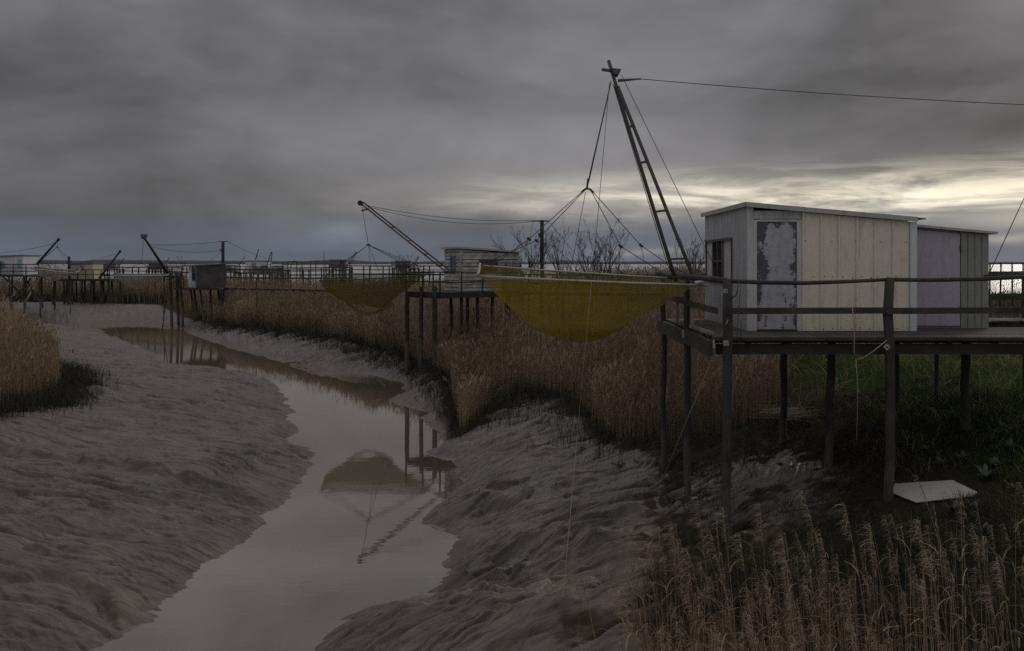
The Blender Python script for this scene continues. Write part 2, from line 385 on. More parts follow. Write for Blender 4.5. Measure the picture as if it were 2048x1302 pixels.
def thing(name, label, cat, loc=(0, 0, 0), group=None):
    o = bpy.data.objects.new(name, None); COL.objects.link(o); o.location = loc; o.empty_display_size = .3
    return tag(o, label, cat, group)
def tag(o, label, cat, group=None, kind=None):
    if label: o['label'] = label
    if cat: o['category'] = cat
    if group: o['group'] = group
    if kind: o['kind'] = kind
    return o
def frame(o, deg):
    c, s = math.cos(R(deg)), math.sin(R(deg)); o = V(o)
    return lambda q: V((o.x + q[0] * c - q[1] * s, o.y + q[0] * s + q[1] * c, o.z + q[2]))
def sag(a, b, s, n=14):
    a = V(a); b = V(b); return [a.lerp(b, i / n) - V((0, 0, s * 4 * (i / n) * (1 - i / n))) for i in range(n + 1)]
def rope(label, pts, r=.009, mat='rope_dark', cat='rope', group=None, name='rope'):
    o = MB().tube(pts, r, 5).build(name, M[mat]); return tag(o, label, cat, group)
def post_on(x, y, top, r, lean=(0, 0), **k):
    z = H1(x + lean[0], y + lean[1]) - .5
    return MB().post((x + lean[0], y + lean[1], z), (x, y, top), r, **k)

# numpy meshes ------------------------------------------------------
def npmesh(name, verts, faces_list, mat, tint=None, parent=None, smooth=False):
    me = bpy.data.meshes.new(name)
    nv = len(verts); me.vertices.add(nv); me.vertices.foreach_set('co', np.ascontiguousarray(verts, np.float32).ravel())
    loops = np.concatenate([f.ravel() for f in faces_list]).astype(np.int32)
    tot = np.concatenate([np.full(len(f), f.shape[1], np.int32) for f in faces_list])
    st = np.concatenate([[0], np.cumsum(tot)[:-1]]).astype(np.int32)
    me.loops.add(len(loops)); me.loops.foreach_set('vertex_index', loops)
    me.polygons.add(len(tot)); me.polygons.foreach_set('loop_start', st); me.polygons.foreach_set('loop_total', tot)
    if smooth: me.polygons.foreach_set('use_smooth', np.ones(len(tot), bool))
    if tint is not None:
        a = me.attributes.new('tint', 'FLOAT', 'POINT'); a.data.foreach_set('value', np.ascontiguousarray(tint, np.float32))
    me.update(calc_edges=True); me.validate()
    me.materials.append(mat); o = bpy.data.objects.new(name, me); COL.objects.link(o)
    if parent: o.parent = parent
    return o
def strips(base, hgt_, dirx, lean, width, tint, segs=3, droop=0.0, face=None):
    "blades: arrays of N; dirx = lean heading; returns verts, quads, tint"
    N = len(base); fa = RNG.uniform(0, np.pi, N) if face is None else face
    wx = np.cos(fa); wy = np.sin(fa); vs = []; K = segs + 1
    for i in range(K):
        t = i / segs
        out = lean * (t ** 1.7); z = hgt_ * (t - droop * t ** 3)
        w = width * (1 - .85 * t ** 1.5) * .5
        cx = base[:, 0] + np.cos(dirx) * out; cy = base[:, 1] + np.sin(dirx) * out; cz = base[:, 2] + z
        vs.append(np.stack([cx - wx * w, cy - wy * w, cz], 1)); vs.append(np.stack([cx + wx * w, cy + wy * w, cz], 1))
    v = np.stack(vs, 1).reshape(-1, 3); b = (np.arange(N) * 2 * K)[:, None]
    q = np.concatenate([b + np.array([[2 * i, 2 * i + 1, 2 * i + 3, 2 * i + 2]]) for i in range(segs)])
    return v, q, np.repeat(tint, 2 * K)
def merge(parts):
    V_, Q, T = [], [], []; o = 0
    for v, q, t in parts: V_.append(v); Q.append(q + o); T.append(t); o += len(v)
    return np.concatenate(V_), [np.concatenate(Q)], np.concatenate(T)
def scatter(poly, n, ymin, ymax, umin=-.75, umax=.75):
    u = RNG.uniform(umin, umax, n); Y = np.exp(RNG.uniform(np.log(ymin), np.log(ymax), n)); X = u * Y
    k = inside(poly, X, Y); return X[k], Y[k]

# ------------------------------------------------------------------ ground
def wpoly(px, h=1.05): return np.array([[(x - CX) * (ZC - h) / (y - HZ), F * (ZC - h) / (y - HZ)] for x, y in px])
edge_px = [(430,637),(470,645),(520,652),(600,662),(680,676),(740,692),(800,700),(850,712),(900,740),(910,785),(920,815),(952,808),(985,796),(1040,778),(1090,782),(1150,800),(1195,835),(1240,870),(1300,885),(1335,900)]
E = wpoly(edge_px)
REEDS = np.concatenate([E, [[5.5, 21.3], [7.2, 23.5], [8.2, 26.5], [9.5, 30], [16, 40], [26, 62], [34, 88], [60, 95], [70, 112], [10, 132], [-90, 134], [-110, 110], [-60, 104], [-38, 96]]])
def make_ground():
    nu, ny = 1180, 1130
    u = np.concatenate([np.linspace(-.95, -.63, 61)[:-1], np.linspace(-.63, .63, 1060), np.linspace(.63, .95, 61)[1:]])
    Y = np.concatenate([np.geomspace(4.2, 9.5, 70)[:-1], np.geomspace(9.5, 62, 950), np.geomspace(62, 165, 112)[1:]]); nu, ny = len(u), len(Y)
    UU, YY = np.meshgrid(u, Y); XX = UU * YY
    Z = hgt(XX.ravel(), YY.ravel()).reshape(XX.shape)
    v = np.stack([XX, YY, Z], 2).reshape(-1, 3)
    i = np.arange(nu - 1)[None, :] + (np.arange(ny - 1) * nu)[:, None]; i = i.ravel()
    q = np.stack([i, i + 1, i + nu + 1, i + nu], 1)
    o = npmesh('ground', v, [q], M['mud'], None, None, True)
    x, y = v[:, 0], v[:, 1]
    reed = inside(REEDS, x, y); d = pdist(REEDS, x, y)
    veg = np.where(reed, .6 + .4 * sst(0, .8, d), .6 * (1 - sst(0, .6 , d)))
    n = fbm(x * .8, y * .8, 4); n2 = fbm(x * 2.5 + 8, y * 2.5, 3)
    rt = sst(-.5, .5, x - np.interp(y, XCY, XCX))
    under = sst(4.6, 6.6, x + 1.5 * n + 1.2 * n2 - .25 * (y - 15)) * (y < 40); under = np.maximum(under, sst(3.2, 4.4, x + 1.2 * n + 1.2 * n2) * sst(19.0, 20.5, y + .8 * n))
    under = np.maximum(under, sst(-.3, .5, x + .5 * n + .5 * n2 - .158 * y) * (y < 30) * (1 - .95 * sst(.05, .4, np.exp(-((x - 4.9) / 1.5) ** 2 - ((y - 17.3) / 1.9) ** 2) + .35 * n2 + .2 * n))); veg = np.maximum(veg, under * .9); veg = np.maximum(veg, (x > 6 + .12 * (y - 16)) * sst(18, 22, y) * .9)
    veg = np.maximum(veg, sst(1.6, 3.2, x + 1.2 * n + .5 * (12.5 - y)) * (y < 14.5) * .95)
    green = sst(7.2, 9.5, x + .8 * n) * (1 - sst(26, 36, y))
    left = np.array([[-40, 36], [-22, 41], [-18.2, 35.5], [-16.3, 32.5], [-15.4, 29.5], [-16.0, 27], [-18.4, 24], [-40, 22]])
    veg = np.maximum(veg, inside(left, x, y) * .9)
    a = o.data.color_attributes.new('veg', 'FLOAT_COLOR', 'POINT')
    c = np.zeros((len(x), 4), np.float32); c[:, 0] = veg; c[:, 1] = green; c[:, 3] = 1
    a.data.foreach_set('color', c.ravel())
    wx = x + .3 * fbm(x * .7, y * .7, 2); wy = y + .3 * fbm(x * .5 + 30, y * .5, 2)
    fl = np.stack([(.96 * wx - .28 * wy) * (1 - rt) + (-.8 * wx - .6 * wy) * rt, (.28 * wx + .96 * wy) * (1 - rt) + (-.6 * wx + .8 * wy) * rt, 0 * x], 1)
    f = o.data.attributes.new('flow', 'FLOAT_VECTOR', 'POINT'); f.data.foreach_set('vector', fl.astype(np.float32).ravel())
    o['kind'] = 'structure'; return o
make_ground()

def plane(name, x0, x1, y0, y1, z, mat):
    m = MB(); m.v = [V((x0, y0, z)), V((x1, y0, z)), V((x1, y1, z)), V((x0, y1, z))]; m.face((0, 1, 2, 3), [(0, 0), (1, 0), (1, 1), (0, 1)])
    o = m.build(name, M[mat]); o['kind'] = 'structure'; return o
plane('creek_water', -400, 400, -60, 119, 0, 'creek')
plane('estuary_water', -9000, 9000, 119, 9500, 0, 'sea')

def far_shore():
    m, nt, bs = nmat('far wooded shore')
    n = noise(nt, mapped(nt, 'pos', (.01, .01, .05)), 1, 6)
    nt.links.new(ramp(nt, n, [(.3, (.02, .027, .03)), (.7, (.05, .058, .062))]), bs.inputs['Base Color']); bs.inputs['Roughness'].default_value = 1
    xs = np.linspace(-7000, 7000, 900); vs = []
    hh = 16 + 12 * np.abs(fbm(xs * .0012, xs * 0, 4)) + 10 * sst(-600, -2500, xs) + 3.0 * fbm(xs * .012, xs * 0 + 3, 3)
    yy = 6600 + 500 * fbm(xs * .0004, xs * 0 + 1, 2)
    rows = [(-260, -1.0), (-200, .35), (-90, .8), (0, 1.0), (400, .9), (900, -.1)]
    for dy, k in rows: vs.append(np.stack([xs, yy + dy, hh * k], 1))
    v = np.concatenate(vs); n_ = len(xs); i = np.arange(n_ - 1)
    q = np.concatenate([np.stack([i + r * n_, i + 1 + r * n_, i + 1 + (r + 1) * n_, i + (r + 1) * n_], 1) for r in range(len(rows) - 1)])
    o = npmesh('far_shore', v, [q], m, None, None, True); o['kind'] = 'structure'
far_shore()

# ------------------------------------------------------------------ vegetation (nobody could count it)
def reed_mass(name, X, Y, hmin, hmax, mat, wd=.012, leaves=1, label=None, plume=True, edge=None):
    Z = hgt(X, Y, True); N = len(X); base = np.stack([X, Y, Z - .05], 1)
    clump = fbm(X * .35, Y * .35 + 30, 3)
    h = RNG.uniform(hmin, hmax, N) * (1 + .22 * clump)
    if edge is not None: h = h * (.5 + .5 * sst(0, 3.0, pdist(edge, X, Y))) * RNG.uniform(.8, 1.1, N)
    k = Z > .25
    base, h, X, Y, clump = base[k], h[k], X[k], Y[k], clump[k]; N = len(X)
    sc_ = np.clip(Y / 30, .9, 3.2)
    hd = RNG.normal(.3, 1.6, N); ln = np.abs(RNG.normal(.08, .09, N)) * h * .7
    flop = RNG.random(N) < .05; ln = np.where(flop, ln + h * RNG.uniform(.3, .8, N), ln)
    ti = np.clip(.45 + .3 * clump + RNG.normal(0, .18, N), 0, 1)
    parts = [strips(base, h, hd, ln, wd * sc_ * RNG.uniform(.7, 1.3, N), ti, 3)]
    for j in range(leaves):
        t = RNG.uniform(.3, .9, N); b = base.copy(); o = ln * t ** 1.7
        b[:, 0] += np.cos(hd) * o; b[:, 1] += np.sin(hd) * o; b[:, 2] += h * t
        L = RNG.uniform(.25, .5, N)
        parts.append(strips(b, L * RNG.uniform(.3, 1, N), RNG.uniform(0, 6.28, N), L * .6, .014 * sc_, np.clip(ti + RNG.normal(0, .15, N), 0, 1), 2, .5))
    if plume:
        b = base.copy(); b[:, 0] += np.cos(hd) * ln; b[:, 1] += np.sin(hd) * ln; b[:, 2] += h * .93
        kk = RNG.random(N) < .55
        parts.append(strips(b[kk], np.full(kk.sum(), .26), hd[kk], np.full(kk.sum(), .12), .045 * sc_[kk] ** .6, np.clip(ti[kk] - .1, 0, 1), 2, .35))
    v, q, t = merge(parts); o = npmesh(name, v, q, mat, t)
    return tag(o, label, 'reeds', None, 'stuff')
X1, Y1 = scatter(REEDS, 150000, 20, 134)
reed_mass('reed_bed', X1, Y1, 1.95, 2.75, M['reed_far'], label='brown dry reed bed filling the marsh right of the creek', edge=REEDS)
# extra dense fringe along the front of the reed bed
def along(poly, n, spread):
    k = RNG.integers(0, len(poly) - 1, n); seg = np.linalg.norm(np.diff(poly, axis=0), axis=1); k = RNG.choice(len(seg), n, p=seg / seg.sum())
    t = RNG.random(n)[:, None]; p = poly[k] * (1 - t) + poly[k + 1] * t
    return p + RNG.normal(0, 1, (n, 2)) * spread
pe = along(E, 22000, .6); kin = inside(REEDS, pe[:, 0], pe[:, 1]); pe = pe[kin]
reed_mass('reed_fringe', pe[:, 0], pe[:, 1], 1.9, 2.8, M['reed_far'], label='front fringe of the brown reeds along the creek bank', edge=REEDS)
LEFTP = np.array([[-40, 36], [-24, 46], [-23, 44], [-19.0, 37], [-16.5, 32.5], [-15.6, 29.5], [-16.2, 27], [-18.6, 24], [-40, 22]])
XL, YL = RNG.uniform(-32, -14, 30000), RNG.uniform(23, 46, 30000); k = inside(LEFTP, XL, YL)
reed_mass('left_reed_clump', XL[k], YL[k], 2.4, 3.4, M['reed'], label='dense reed clump on the mud at the left edge', edge=LEFTP)
FARL = np.array([[-140, 135], [-140, 104], [-80, 102], [-60, 103], [-47, 105], [-40, 100], [-34, 99], [-20, 135]])
XF, YF = RNG.uniform(-140, -20, 26000), RNG.uniform(99, 134, 26000); k = inside(FARL, XF, YF)
reed_mass('far_reed_bed', XF[k], YF[k], 2.0, 2.9, M['reed_far'], leaves=1, label='distant brown reeds under the left huts')

def grass(name, X, Y, hmin, hmax, mat, wd, label, lean=.5, droop=.2, cat='grass'):
    Z = hgt(X, Y); k = (Z > .12) & ~((np.abs(X - 6.98) < .88) & (np.abs(Y - 14.75) < .68)); X, Y, Z = X[k], Y[k], Z[k]; N = len(X)
    c = fbm(X * .9, Y * .9 + 70, 3); h = RNG.uniform(hmin, hmax, N) * (1 + .5 * c)
    v, q, t = strips(np.stack([X, Y, Z - .02], 1), h, RNG.uniform(0, 6.28, N), h * np.abs(RNG.normal(lean, .3, N)), wd * RNG.uniform(.6, 1.4, N) * np.clip(Y / 18, .7, 3), np.clip(.45 + .45 * c + RNG.normal(0, .2, N), 0, 1), 3, droop)
    return tag(npmesh(name, v, [q], mat, t), label, cat, None, 'stuff')
pe = along(E, 22000, .8)
grass('dark_sedge', pe[:, 0], pe[:, 1], .2, .8, M['sedge'], .0085, 'dark wet sedge along the foot of the reeds', .45)
pl = along(np.array([[-19.2, 38], [-16.5, 32.5], [-15.6, 29.5], [-16.2, 27], [-18.6, 24.2]]), 14000, .6)
grass('left_sedge', pl[:, 0], pl[:, 1], .2, .8, M['sedge'], .009, 'dark sedge around the foot of the left reed clump', .45)
pf = along(np.array([[-140, 104], [-80, 102], [-60, 103], [-47, 105], [-40, 100], [-34, 99]]), 30000, 1.3)
grass('far_sedge', pf[:, 0], pf[:, 1], .6, 1.5, M['sedge'], .014, 'dark sedge edging the far left mudflat', .45)
n = 60000; Xg, Yg = RNG.uniform(6.2, 24, n), np.exp(RNG.uniform(np.log(8), np.log(34), n))
k = (Xg + RNG.normal(0, .8, n) > 8.0 + .06 * (Yg - 15)) & (fbm(Xg * .5, Yg * .5, 3) > -.45)
grass('green_grass', Xg[k], Yg[k], .12, .34, M['grass'], .013, 'green grass on the rising bank right of the hut', .7, .3)
n = 70000; Xg, Yg = RNG.uniform(1.5, 11, n), RNG.uniform(7, 22, n)
k = (fbm(Xg * .9 + 4, Yg * .9, 4) + .4 + .16 * (Xg - 5.4 - .2 * np.maximum(Yg - 16, 0)) + .35 * (Yg < 13.5) > .1) & (Xg > 3.2 - .55 * (13 - Yg) * (Yg < 13)) & (Xg > .165 * Yg - .5 * RNG.random(n) ** 3) & (RNG.random(n) > .92 * np.exp(-((Xg - 4.9) / 1.4) ** 2 - ((Yg - 17.3) / 1.8) ** 2))
grass('low_marsh_grass', Xg[k], Yg[k], .06, .22, M['sedge'], .012, 'short dark marsh plants on the mud beneath the platform', .6, .3)
n = 26000; Xg, Yg = RNG.uniform(6, 60, n), np.exp(RNG.uniform(np.log(20.5), np.log(95), n))
k = (Xg > 6.4 + .42 * (Yg - 21)) | ((Xg > 6.2) & (Yg > 21.5) & (Yg < 29) & (Xg < 15)); k &= Xg < .66 * Yg
grass('dead_grass', Xg[k], Yg[k], .3, .85, M['straw'], .016, 'tangled dead straw coloured grass behind the hut', .9, .45)
n = 16000; Yg = RNG.uniform(7, 13.5, n); Xg = Yg * RNG.uniform(.15, .66, n)
grass('dark_undergrowth', Xg, Yg, .15, .5, M['sedge'], .011, 'dark rough grass growing between the foreground reeds', .7, .3)
# scattered dead stems on the right mud bank
n = 420; Xg, Yg = RNG.uniform(-.5, 4.2, n), RNG.uniform(12, 30, n); k = (Xg > .12 * (30 - Yg) * 1.0 - .3 + (Yg < 20) * 1.2) & (hgt(Xg, Yg) > .6)
grass('mud_stubble', Xg[k], Yg[k], .08, .35, M['sedge'], .012, 'sparse dark stubble poking out of the mud bank', .8, .2)

def plume_reeds(name, X, Y, label, hmin=1.5, hmax=2.3, big=1.0):
    parts = []; Z = hgt(X, Y); N = len(X)
    h = RNG.uniform(hmin, hmax, N); hd = RNG.normal(2.9, .9, N); ln = np.abs(RNG.normal(.10, .08, N)) * h
    ti = np.clip(RNG.normal(.5, .2, N), 0, 1); base = np.stack([X, Y, Z - .05], 1)
    for f in (0, np.pi / 2): parts.append(strips(base, h, hd, ln, np.full(N, .0082), ti, 5, 0, np.full(N, f)))
    for j in range(2):
        k = RNG.random(N) < .75; t = RNG.uniform(.25, .85, N)[k]; b = base[k].copy(); o = ln[k] * t ** 1.7
        b[:, 0] += np.cos(hd[k]) * o; b[:, 1] += np.sin(hd[k]) * o; b[:, 2] += h[k] * t; L = RNG.uniform(.25, .55, k.sum())
        parts.append(strips(b, L * RNG.uniform(.2, .9, k.sum()), RNG.uniform(0, 6.28, k.sum()), L * .6, np.full(k.sum(), .014), np.clip(ti[k] + .1, 0, 1), 4, .7))
    sv, sq, st_ = merge(parts)
    stems = tag(npmesh(name, sv, sq, M['reed'], st_), label, 'reeds', None, 'stuff')
    # plumes: many drooping hair-thin branchlets
    pv = []; has = RNG.random(N) < .40; ii = np.where(has)[0]; nb = 40
    for j in range(nb):
        t = .86 + .15 * j / nb; o = ln[ii] * t ** 1.7; b = base[ii].copy()
        b[:, 0] += np.cos(hd[ii]) * o; b[:, 1] += np.sin(hd[ii]) * o; b[:, 2] += h[ii] * t
        L = big * (.034 + .046 * math.sin(math.pi * (1 - .8 * j / nb))) * RNG.uniform(.6, 1.3, len(ii))
        side = hd[ii] + RNG.normal(0, .75, len(ii))
        parts2 = strips(b, L * RNG.uniform(.2, 1.2, len(ii)), side, L * .9, RNG.uniform(.005, .010, len(ii)), np.clip(RNG.normal(.5, .25, len(ii)), 0, 1), 4, 1.2)
        pv.append(parts2)
    v, q, t = merge(pv); npmesh('plume', v, q, M['plume'], t, stems)
    stems.children[0]['kind'] = 'stuff'
    return stems
n = 1150; u = RNG.beta(1.25, 1.1, n) * .56 + .06; Yp = RNG.uniform(6.6, 9.6, n); k = (u > .135 - .03 * (Yp - 9)) | (RNG.random(n) < .10)
dens = RNG.random(n) < np.clip(.25 + 1.2 * np.exp(-((u - .27) / .12) ** 2), 0, 1); k &= dens
plume_reeds('foreground_reeds', (u * Yp)[k], Yp[k], 'dry plumed reeds in the near right foreground', 1.25, 2.1)
# tall ones that stand clear of the stand
tall = [(1395, 985, 9.3), (1445, 1010, 9.2), (1520, 1000, 8.8), (1605, 975, 9.2), (1690, 1000, 8.8), (1740, 1040, 8.4), (1565, 1060, 8.2), (1840, 1030, 8.5), (1640, 1050, 8.3), (1345, 1040, 8.8), (1300, 1080, 8.7), (1220, 1120, 8.8), (1165, 1150, 8.9), (1240, 1170, 8.2), (2000, 1120, 8.0), (1980, 1160, 7.8), (1860, 1090, 8.0), (1480, 1060, 8.4), (1420, 1050, 8.6), (1375, 1090, 8.3)]
def tall_reeds():
    X = np.array([(p[0] - CX) * p[2] / F for p in tall]); Y = np.array([p[2] for p in tall]); top = np.array([ZC - (p[1] - HZ) * p[2] / F for p in tall])
    Z = hgt(X, Y); parts = []; N = len(X); hs = top - Z
    pv = []
    base = np.stack([X, Y, Z - .05], 1); hd = RNG.normal(2.9, .5, N); ln = np.abs(RNG.normal(.10, .05, N)) * hs; X0 = base.copy()
    base[:, 0] -= np.cos(hd) * ln; base[:, 1] -= np.sin(hd) * ln
    ti = np.clip(RNG.normal(.6, .15, N), 0, 1)
    for f in (0, np.pi / 2): parts.append(strips(base, hs, hd, ln, np.full(N, .012), ti, 6, 0, np.full(N, f)))
    for j in range(3):
        t = RNG.uniform(.3, .8, N); b = base.copy(); o = ln * t ** 1.7; b[:, 0] += np.cos(hd) * o; b[:, 1] += np.sin(hd) * o; b[:, 2] += hs * t; L = RNG.uniform(.3, .5, N)
        parts.append(strips(b, L * .5, RNG.uniform(0, 6.28, N), L * .6, np.full(N, .014), ti, 4, .7))
    for j in range(64):
        t = .86 + .145 * j / 64; o = ln * t ** 1.7; b = base.copy(); b[:, 0] += np.cos(hd) * o; b[:, 1] += np.sin(hd) * o; b[:, 2] += hs * t
        L = (.045 + .085 * math.sin(math.pi * (1 - .8 * j / 64))) * RNG.uniform(.6, 1.3, N)
        pv.append(strips(b, L * RNG.uniform(-.2, .8, N), hd + RNG.normal(0, .6, N), L * .95, RNG.uniform(.006, .013, N), np.clip(RNG.normal(.6, .25, N), 0, 1), 4, 1.3))
    v, q, t = merge(parts); s = tag(npmesh('tall_reeds', v, q, M['reed'], t), 'tallest plumed reeds rising above the foreground reed stand', 'reeds', None, 'stuff')
    v, q, t = merge(pv); p = npmesh('plume', v, q, M['plume'], t, s); p['kind'] = 'stuff'
tall_reeds()

# ------------------------------------------------------------------ main platform
ZD = 4.38
def main_platform():
    t = thing('stilt_platform', 'large dark timber platform on posts under the cream and grey hut', 'platform', (6.4, 17.5, ZD))
    m = MB(); y = 15.06
    while y < 20.15:
        w = .155; x1 = 10.2 if y < 17.3 else 9.35
        m.box(3.44 + random.uniform(-.03, .03), x1, y, y + w - .008, ZD - .04 + random.uniform(-.004, .004), ZD + random.uniform(-.004, .004)); y += w
    m.build('deck', M['deck'], t)
    xs = [[3.63, 6.37, 9.1], [3.52, 6.23, 8.84], [3.34, 6.06, 8.58]]
    ys = [15.1, 17.3, 19.8]
    for r, (row, yy) in enumerate(zip(xs, ys)):
        for i, x in enumerate(row):
            top = ZD - .04; rad = .085; lean = (0, 0)
            if r == 0: top = [5.36, 5.39, 5.4, 5.4][i]; yy = 14.97
            if (r, i) in ((1, 0), (2, 0)): top = 5.30; x = 3.38 + .03 * (r == 1); rad = .07
            if (r, i) == (1, 1): lean = (-.1, -.05)
            post_on(x, yy, top, rad, lean, bend=.022, wob=.1).build('post', M['wood'], t)
    for yy, zz in ((15.12, .0), (17.3, .03), (19.8, .0)):
        MB().bar((3.5, yy + .07, ZD - .215), (10.1, yy + .07, ZD - .215), .09, .17).build('beam', M['wood_dark'], t)
    for a, b in ((15.05, 17.2), (17.2, 20.25)):
        MB().bar((3.37, a + .003, ZD - .19), (3.37 - .0, b - .003, ZD - .16), .085, .27).build('beam', M['wood'], t)
    MB().bar((3.46, 15.02, ZD - .03), (10.2, 15.02, ZD - .03), .05, .05).build('edge_board', M['wood'], t)
    for x in (4.05, 4.75, 5.5, 6.8, 7.5, 8.3, 9.6):
        MB().bar((x, 15.2, ZD - .084), (x, 20.1, ZD - .084), .10, .082).build('joist', M['wood_dark'], t)
    # rails
    pts = [P(1450, 562, 14.97), P(1520, 565, 14.97), P(1610, 566, 14.97), P(1700, 563, 14.97), P(1772, 559, 14.97)]
    MB().tube(pts, .036, 8, .03, True, .08).build('handrail', M['wood'], t)
    pts = [P(1772, 559, 14.95), P(1860, 560, 14.95), P(1960, 558, 14.95), P(2060, 553, 14.95), P(2250, 552, 14.95)]
    MB().tube(pts, .034, 8, .04, True, .08).build('handrail', M['wood'], t)
    MB().tube([P(1968, 553, 15.3), P(2060, 548, 15.3), P(2250, 545, 15.3)], .03, 8, .035, True, .08).build('handrail', M['wood_dark'], t)
    MB().bar(P(1450, 622, 14.9), P(1772, 621, 14.9), .03, .105).build('rail_board', M['wood'], t)
    MB().bar(P(1772, 622, 14.87), P(2260, 619, 14.87), .03, .105).build('rail_board', M['wood'], t)
    MB().bar((3.46, 14.95, 4.83), (3.41, 17.2, 4.86), .03, .11).build('rail_board', M['wood'], t)
    MB().bar((3.41, 17.35, 4.88), (3.38, 19.8, 4.9), .03, .11).build('rail_board', M['wood'], t)
    MB().tube([(3.60, 14.97, 5.34), (3.52, 15.8, 5.36), (3.45, 17.3, 5.37), (3.36, 19.95, 5.38)], .05, 9, .065, True, .06).build('handrail', M['wood'], t)
    MB().tube([P(1312, 550, 19.8), P(1420, 552, 19.9)], .065, 9, .05, True, .06).build('handrail', M['wood'], t)
    # pale gate frame on the left edge
    g = MB(); g.bar((3.47, 17.1, ZD), (3.47, 17.1, 5.3), .06, .10)
    g.bar((3.44, 18.45, ZD), (3.44, 18.45, 5.18), .05, .05); g.bar((3.455, 17.16, 4.42), (3.455, 15.3, 4.42), .06, .06); g.bar((3.46, 17.16, 4.93), (3.44, 18.42, 4.96), .03, .06)
    g.build('gate_frame', M['wood_pale'], t)
    for p, s in ((P(1451, 582, 14.87), .07), (P(1452, 686, 14.87), .085), (P(1774, 694, 14.87), .085)):
        m = MB(); fr = frame(p, 0); a = .75 if p.x > 5 else .06
        c, q = math.cos(a) * s / 2, math.sin(a) * s / 2
        m.hexa([p + V((-c + q, -.004, -q - c)), p + V((c + q, -.004, q - c)), p + V((c + q, .012, q - c)), p + V((-c + q, .012, -q - c)), p + V((-c - q, -.004, c - q)), p + V((c - q, -.004, q + c)), p + V((c - q, .012, q + c)), p + V((-c - q, .012, c - q))])
        o = m.build('bolt_plate', M['plate'], t)
        MB().tube([p + V((0, -.03, 0)), p + V((0, -.004, 0))], .014, 6).build('bolt', M['rust'], o)
    for p in (P(1433, 688, 14.99), P(1371, 668, 16.5)):
        MB().box(p.x - .06, p.x - .035 + .0, p.y - .02, p.y + .03, p.z - .07, p.z + .07).build('bracket', M['plate'], t)
    return t
main_platform()

# walkway leading off to the right behind
def walkway(label, a, b, zd, zr, mat='wood', step=2.2, wid=1.0, midrail=True, group='timber walkways', rail2=True, name='walkway', rr=.04):
    a = V((a[0], a[1], zd)); b = V((b[0], b[1], zd)); t = thing(name, label, 'walkway', a.lerp(b, .5), group)
    d = (b - a).normalized(); nrm = V((-d.y, d.x, 0)); L = (b - a).length; n = max(2, int(L / step) + 1)
    m = MB(); k = int(L / .16)
    for i in range(k):
        p = a + d * (i + .5) * L / k; q = random.uniform(-.03, .03)
        m.bar(p + nrm * q + V((0, 0, random.uniform(-.006, .006))), p + nrm * (wid + q), .14, .035)
    m.build('deck', M['deck'], t)
    for s in (0.06, wid - .06): MB().bar(a + nrm * s - V((0, 0, .1)), b + nrm * s - V((0, 0, .1)), .06, .14).build('beam', M['wood_dark'], t)
    for s in ((0, wid) if rail2 else (0,)):
        MB().tube([a.lerp(b, i / n) + nrm * s + V((0, 0, zr + random.uniform(-.03, .03))) for i in range(n + 1)], rr, 6, None, True, .08).build('handrail', M[mat], t)
        if midrail: MB().bar(a + nrm * s + V((0, 0, zr * .5)), b + nrm * s + V((0, 0, zr * .52)), .03, .09).build('rail_board', M[mat], t)
        for i in range(n + 1):
            p = a.lerp(b, i / n) + nrm * (s + (.05 if s else -.05))
            post_on(p.x, p.y, zd + zr, rr * 1.35, (random.uniform(-.06, .06), random.uniform(-.06, .06)), seg=4, n=6).build('post', M[mat], t)
    return t
walkway('dark plank walkway running off to the right behind the lilac door', (9.5, 18.7), (13.5, 18.9), 4.40, 1.0)

# ------------------------------------------------------------------ main hut
def vboards(m, ax, ay, bx, by, z0, zt0, zt1, bw=.115, gap=.006, th=.02, nrm=(0, -1)):
    L = math.hypot(bx - ax, by - ay); n = max(1, round(L / bw)); dx, dy = (bx - ax) / L, (by - ay) / L
    for i in range(n):
        s0, s1 = L * i / n + gap / 2, L * (i + 1) / n - gap / 2; o = random.uniform(0, .005)
        za, zb = zt0 + (zt1 - zt0) * s0 / L, zt0 + (zt1 - zt0) * s1 / L
        A = V((ax + dx * s0, ay + dy * s0, 0)); B = V((ax + dx * s1, ay + dy * s1, 0)); N = V((*nrm, 0))
        def c(p, k, z): q = p + N * k; return V((q.x, q.y, z))
        m.hexa([c(A, o + th, z0), c(B, o + th, z0), c(B, 0, z0), c(A, 0, z0), c(A, o + th, za), c(B, o + th, zb), c(B, 0, zb), c(A, 0, za)])
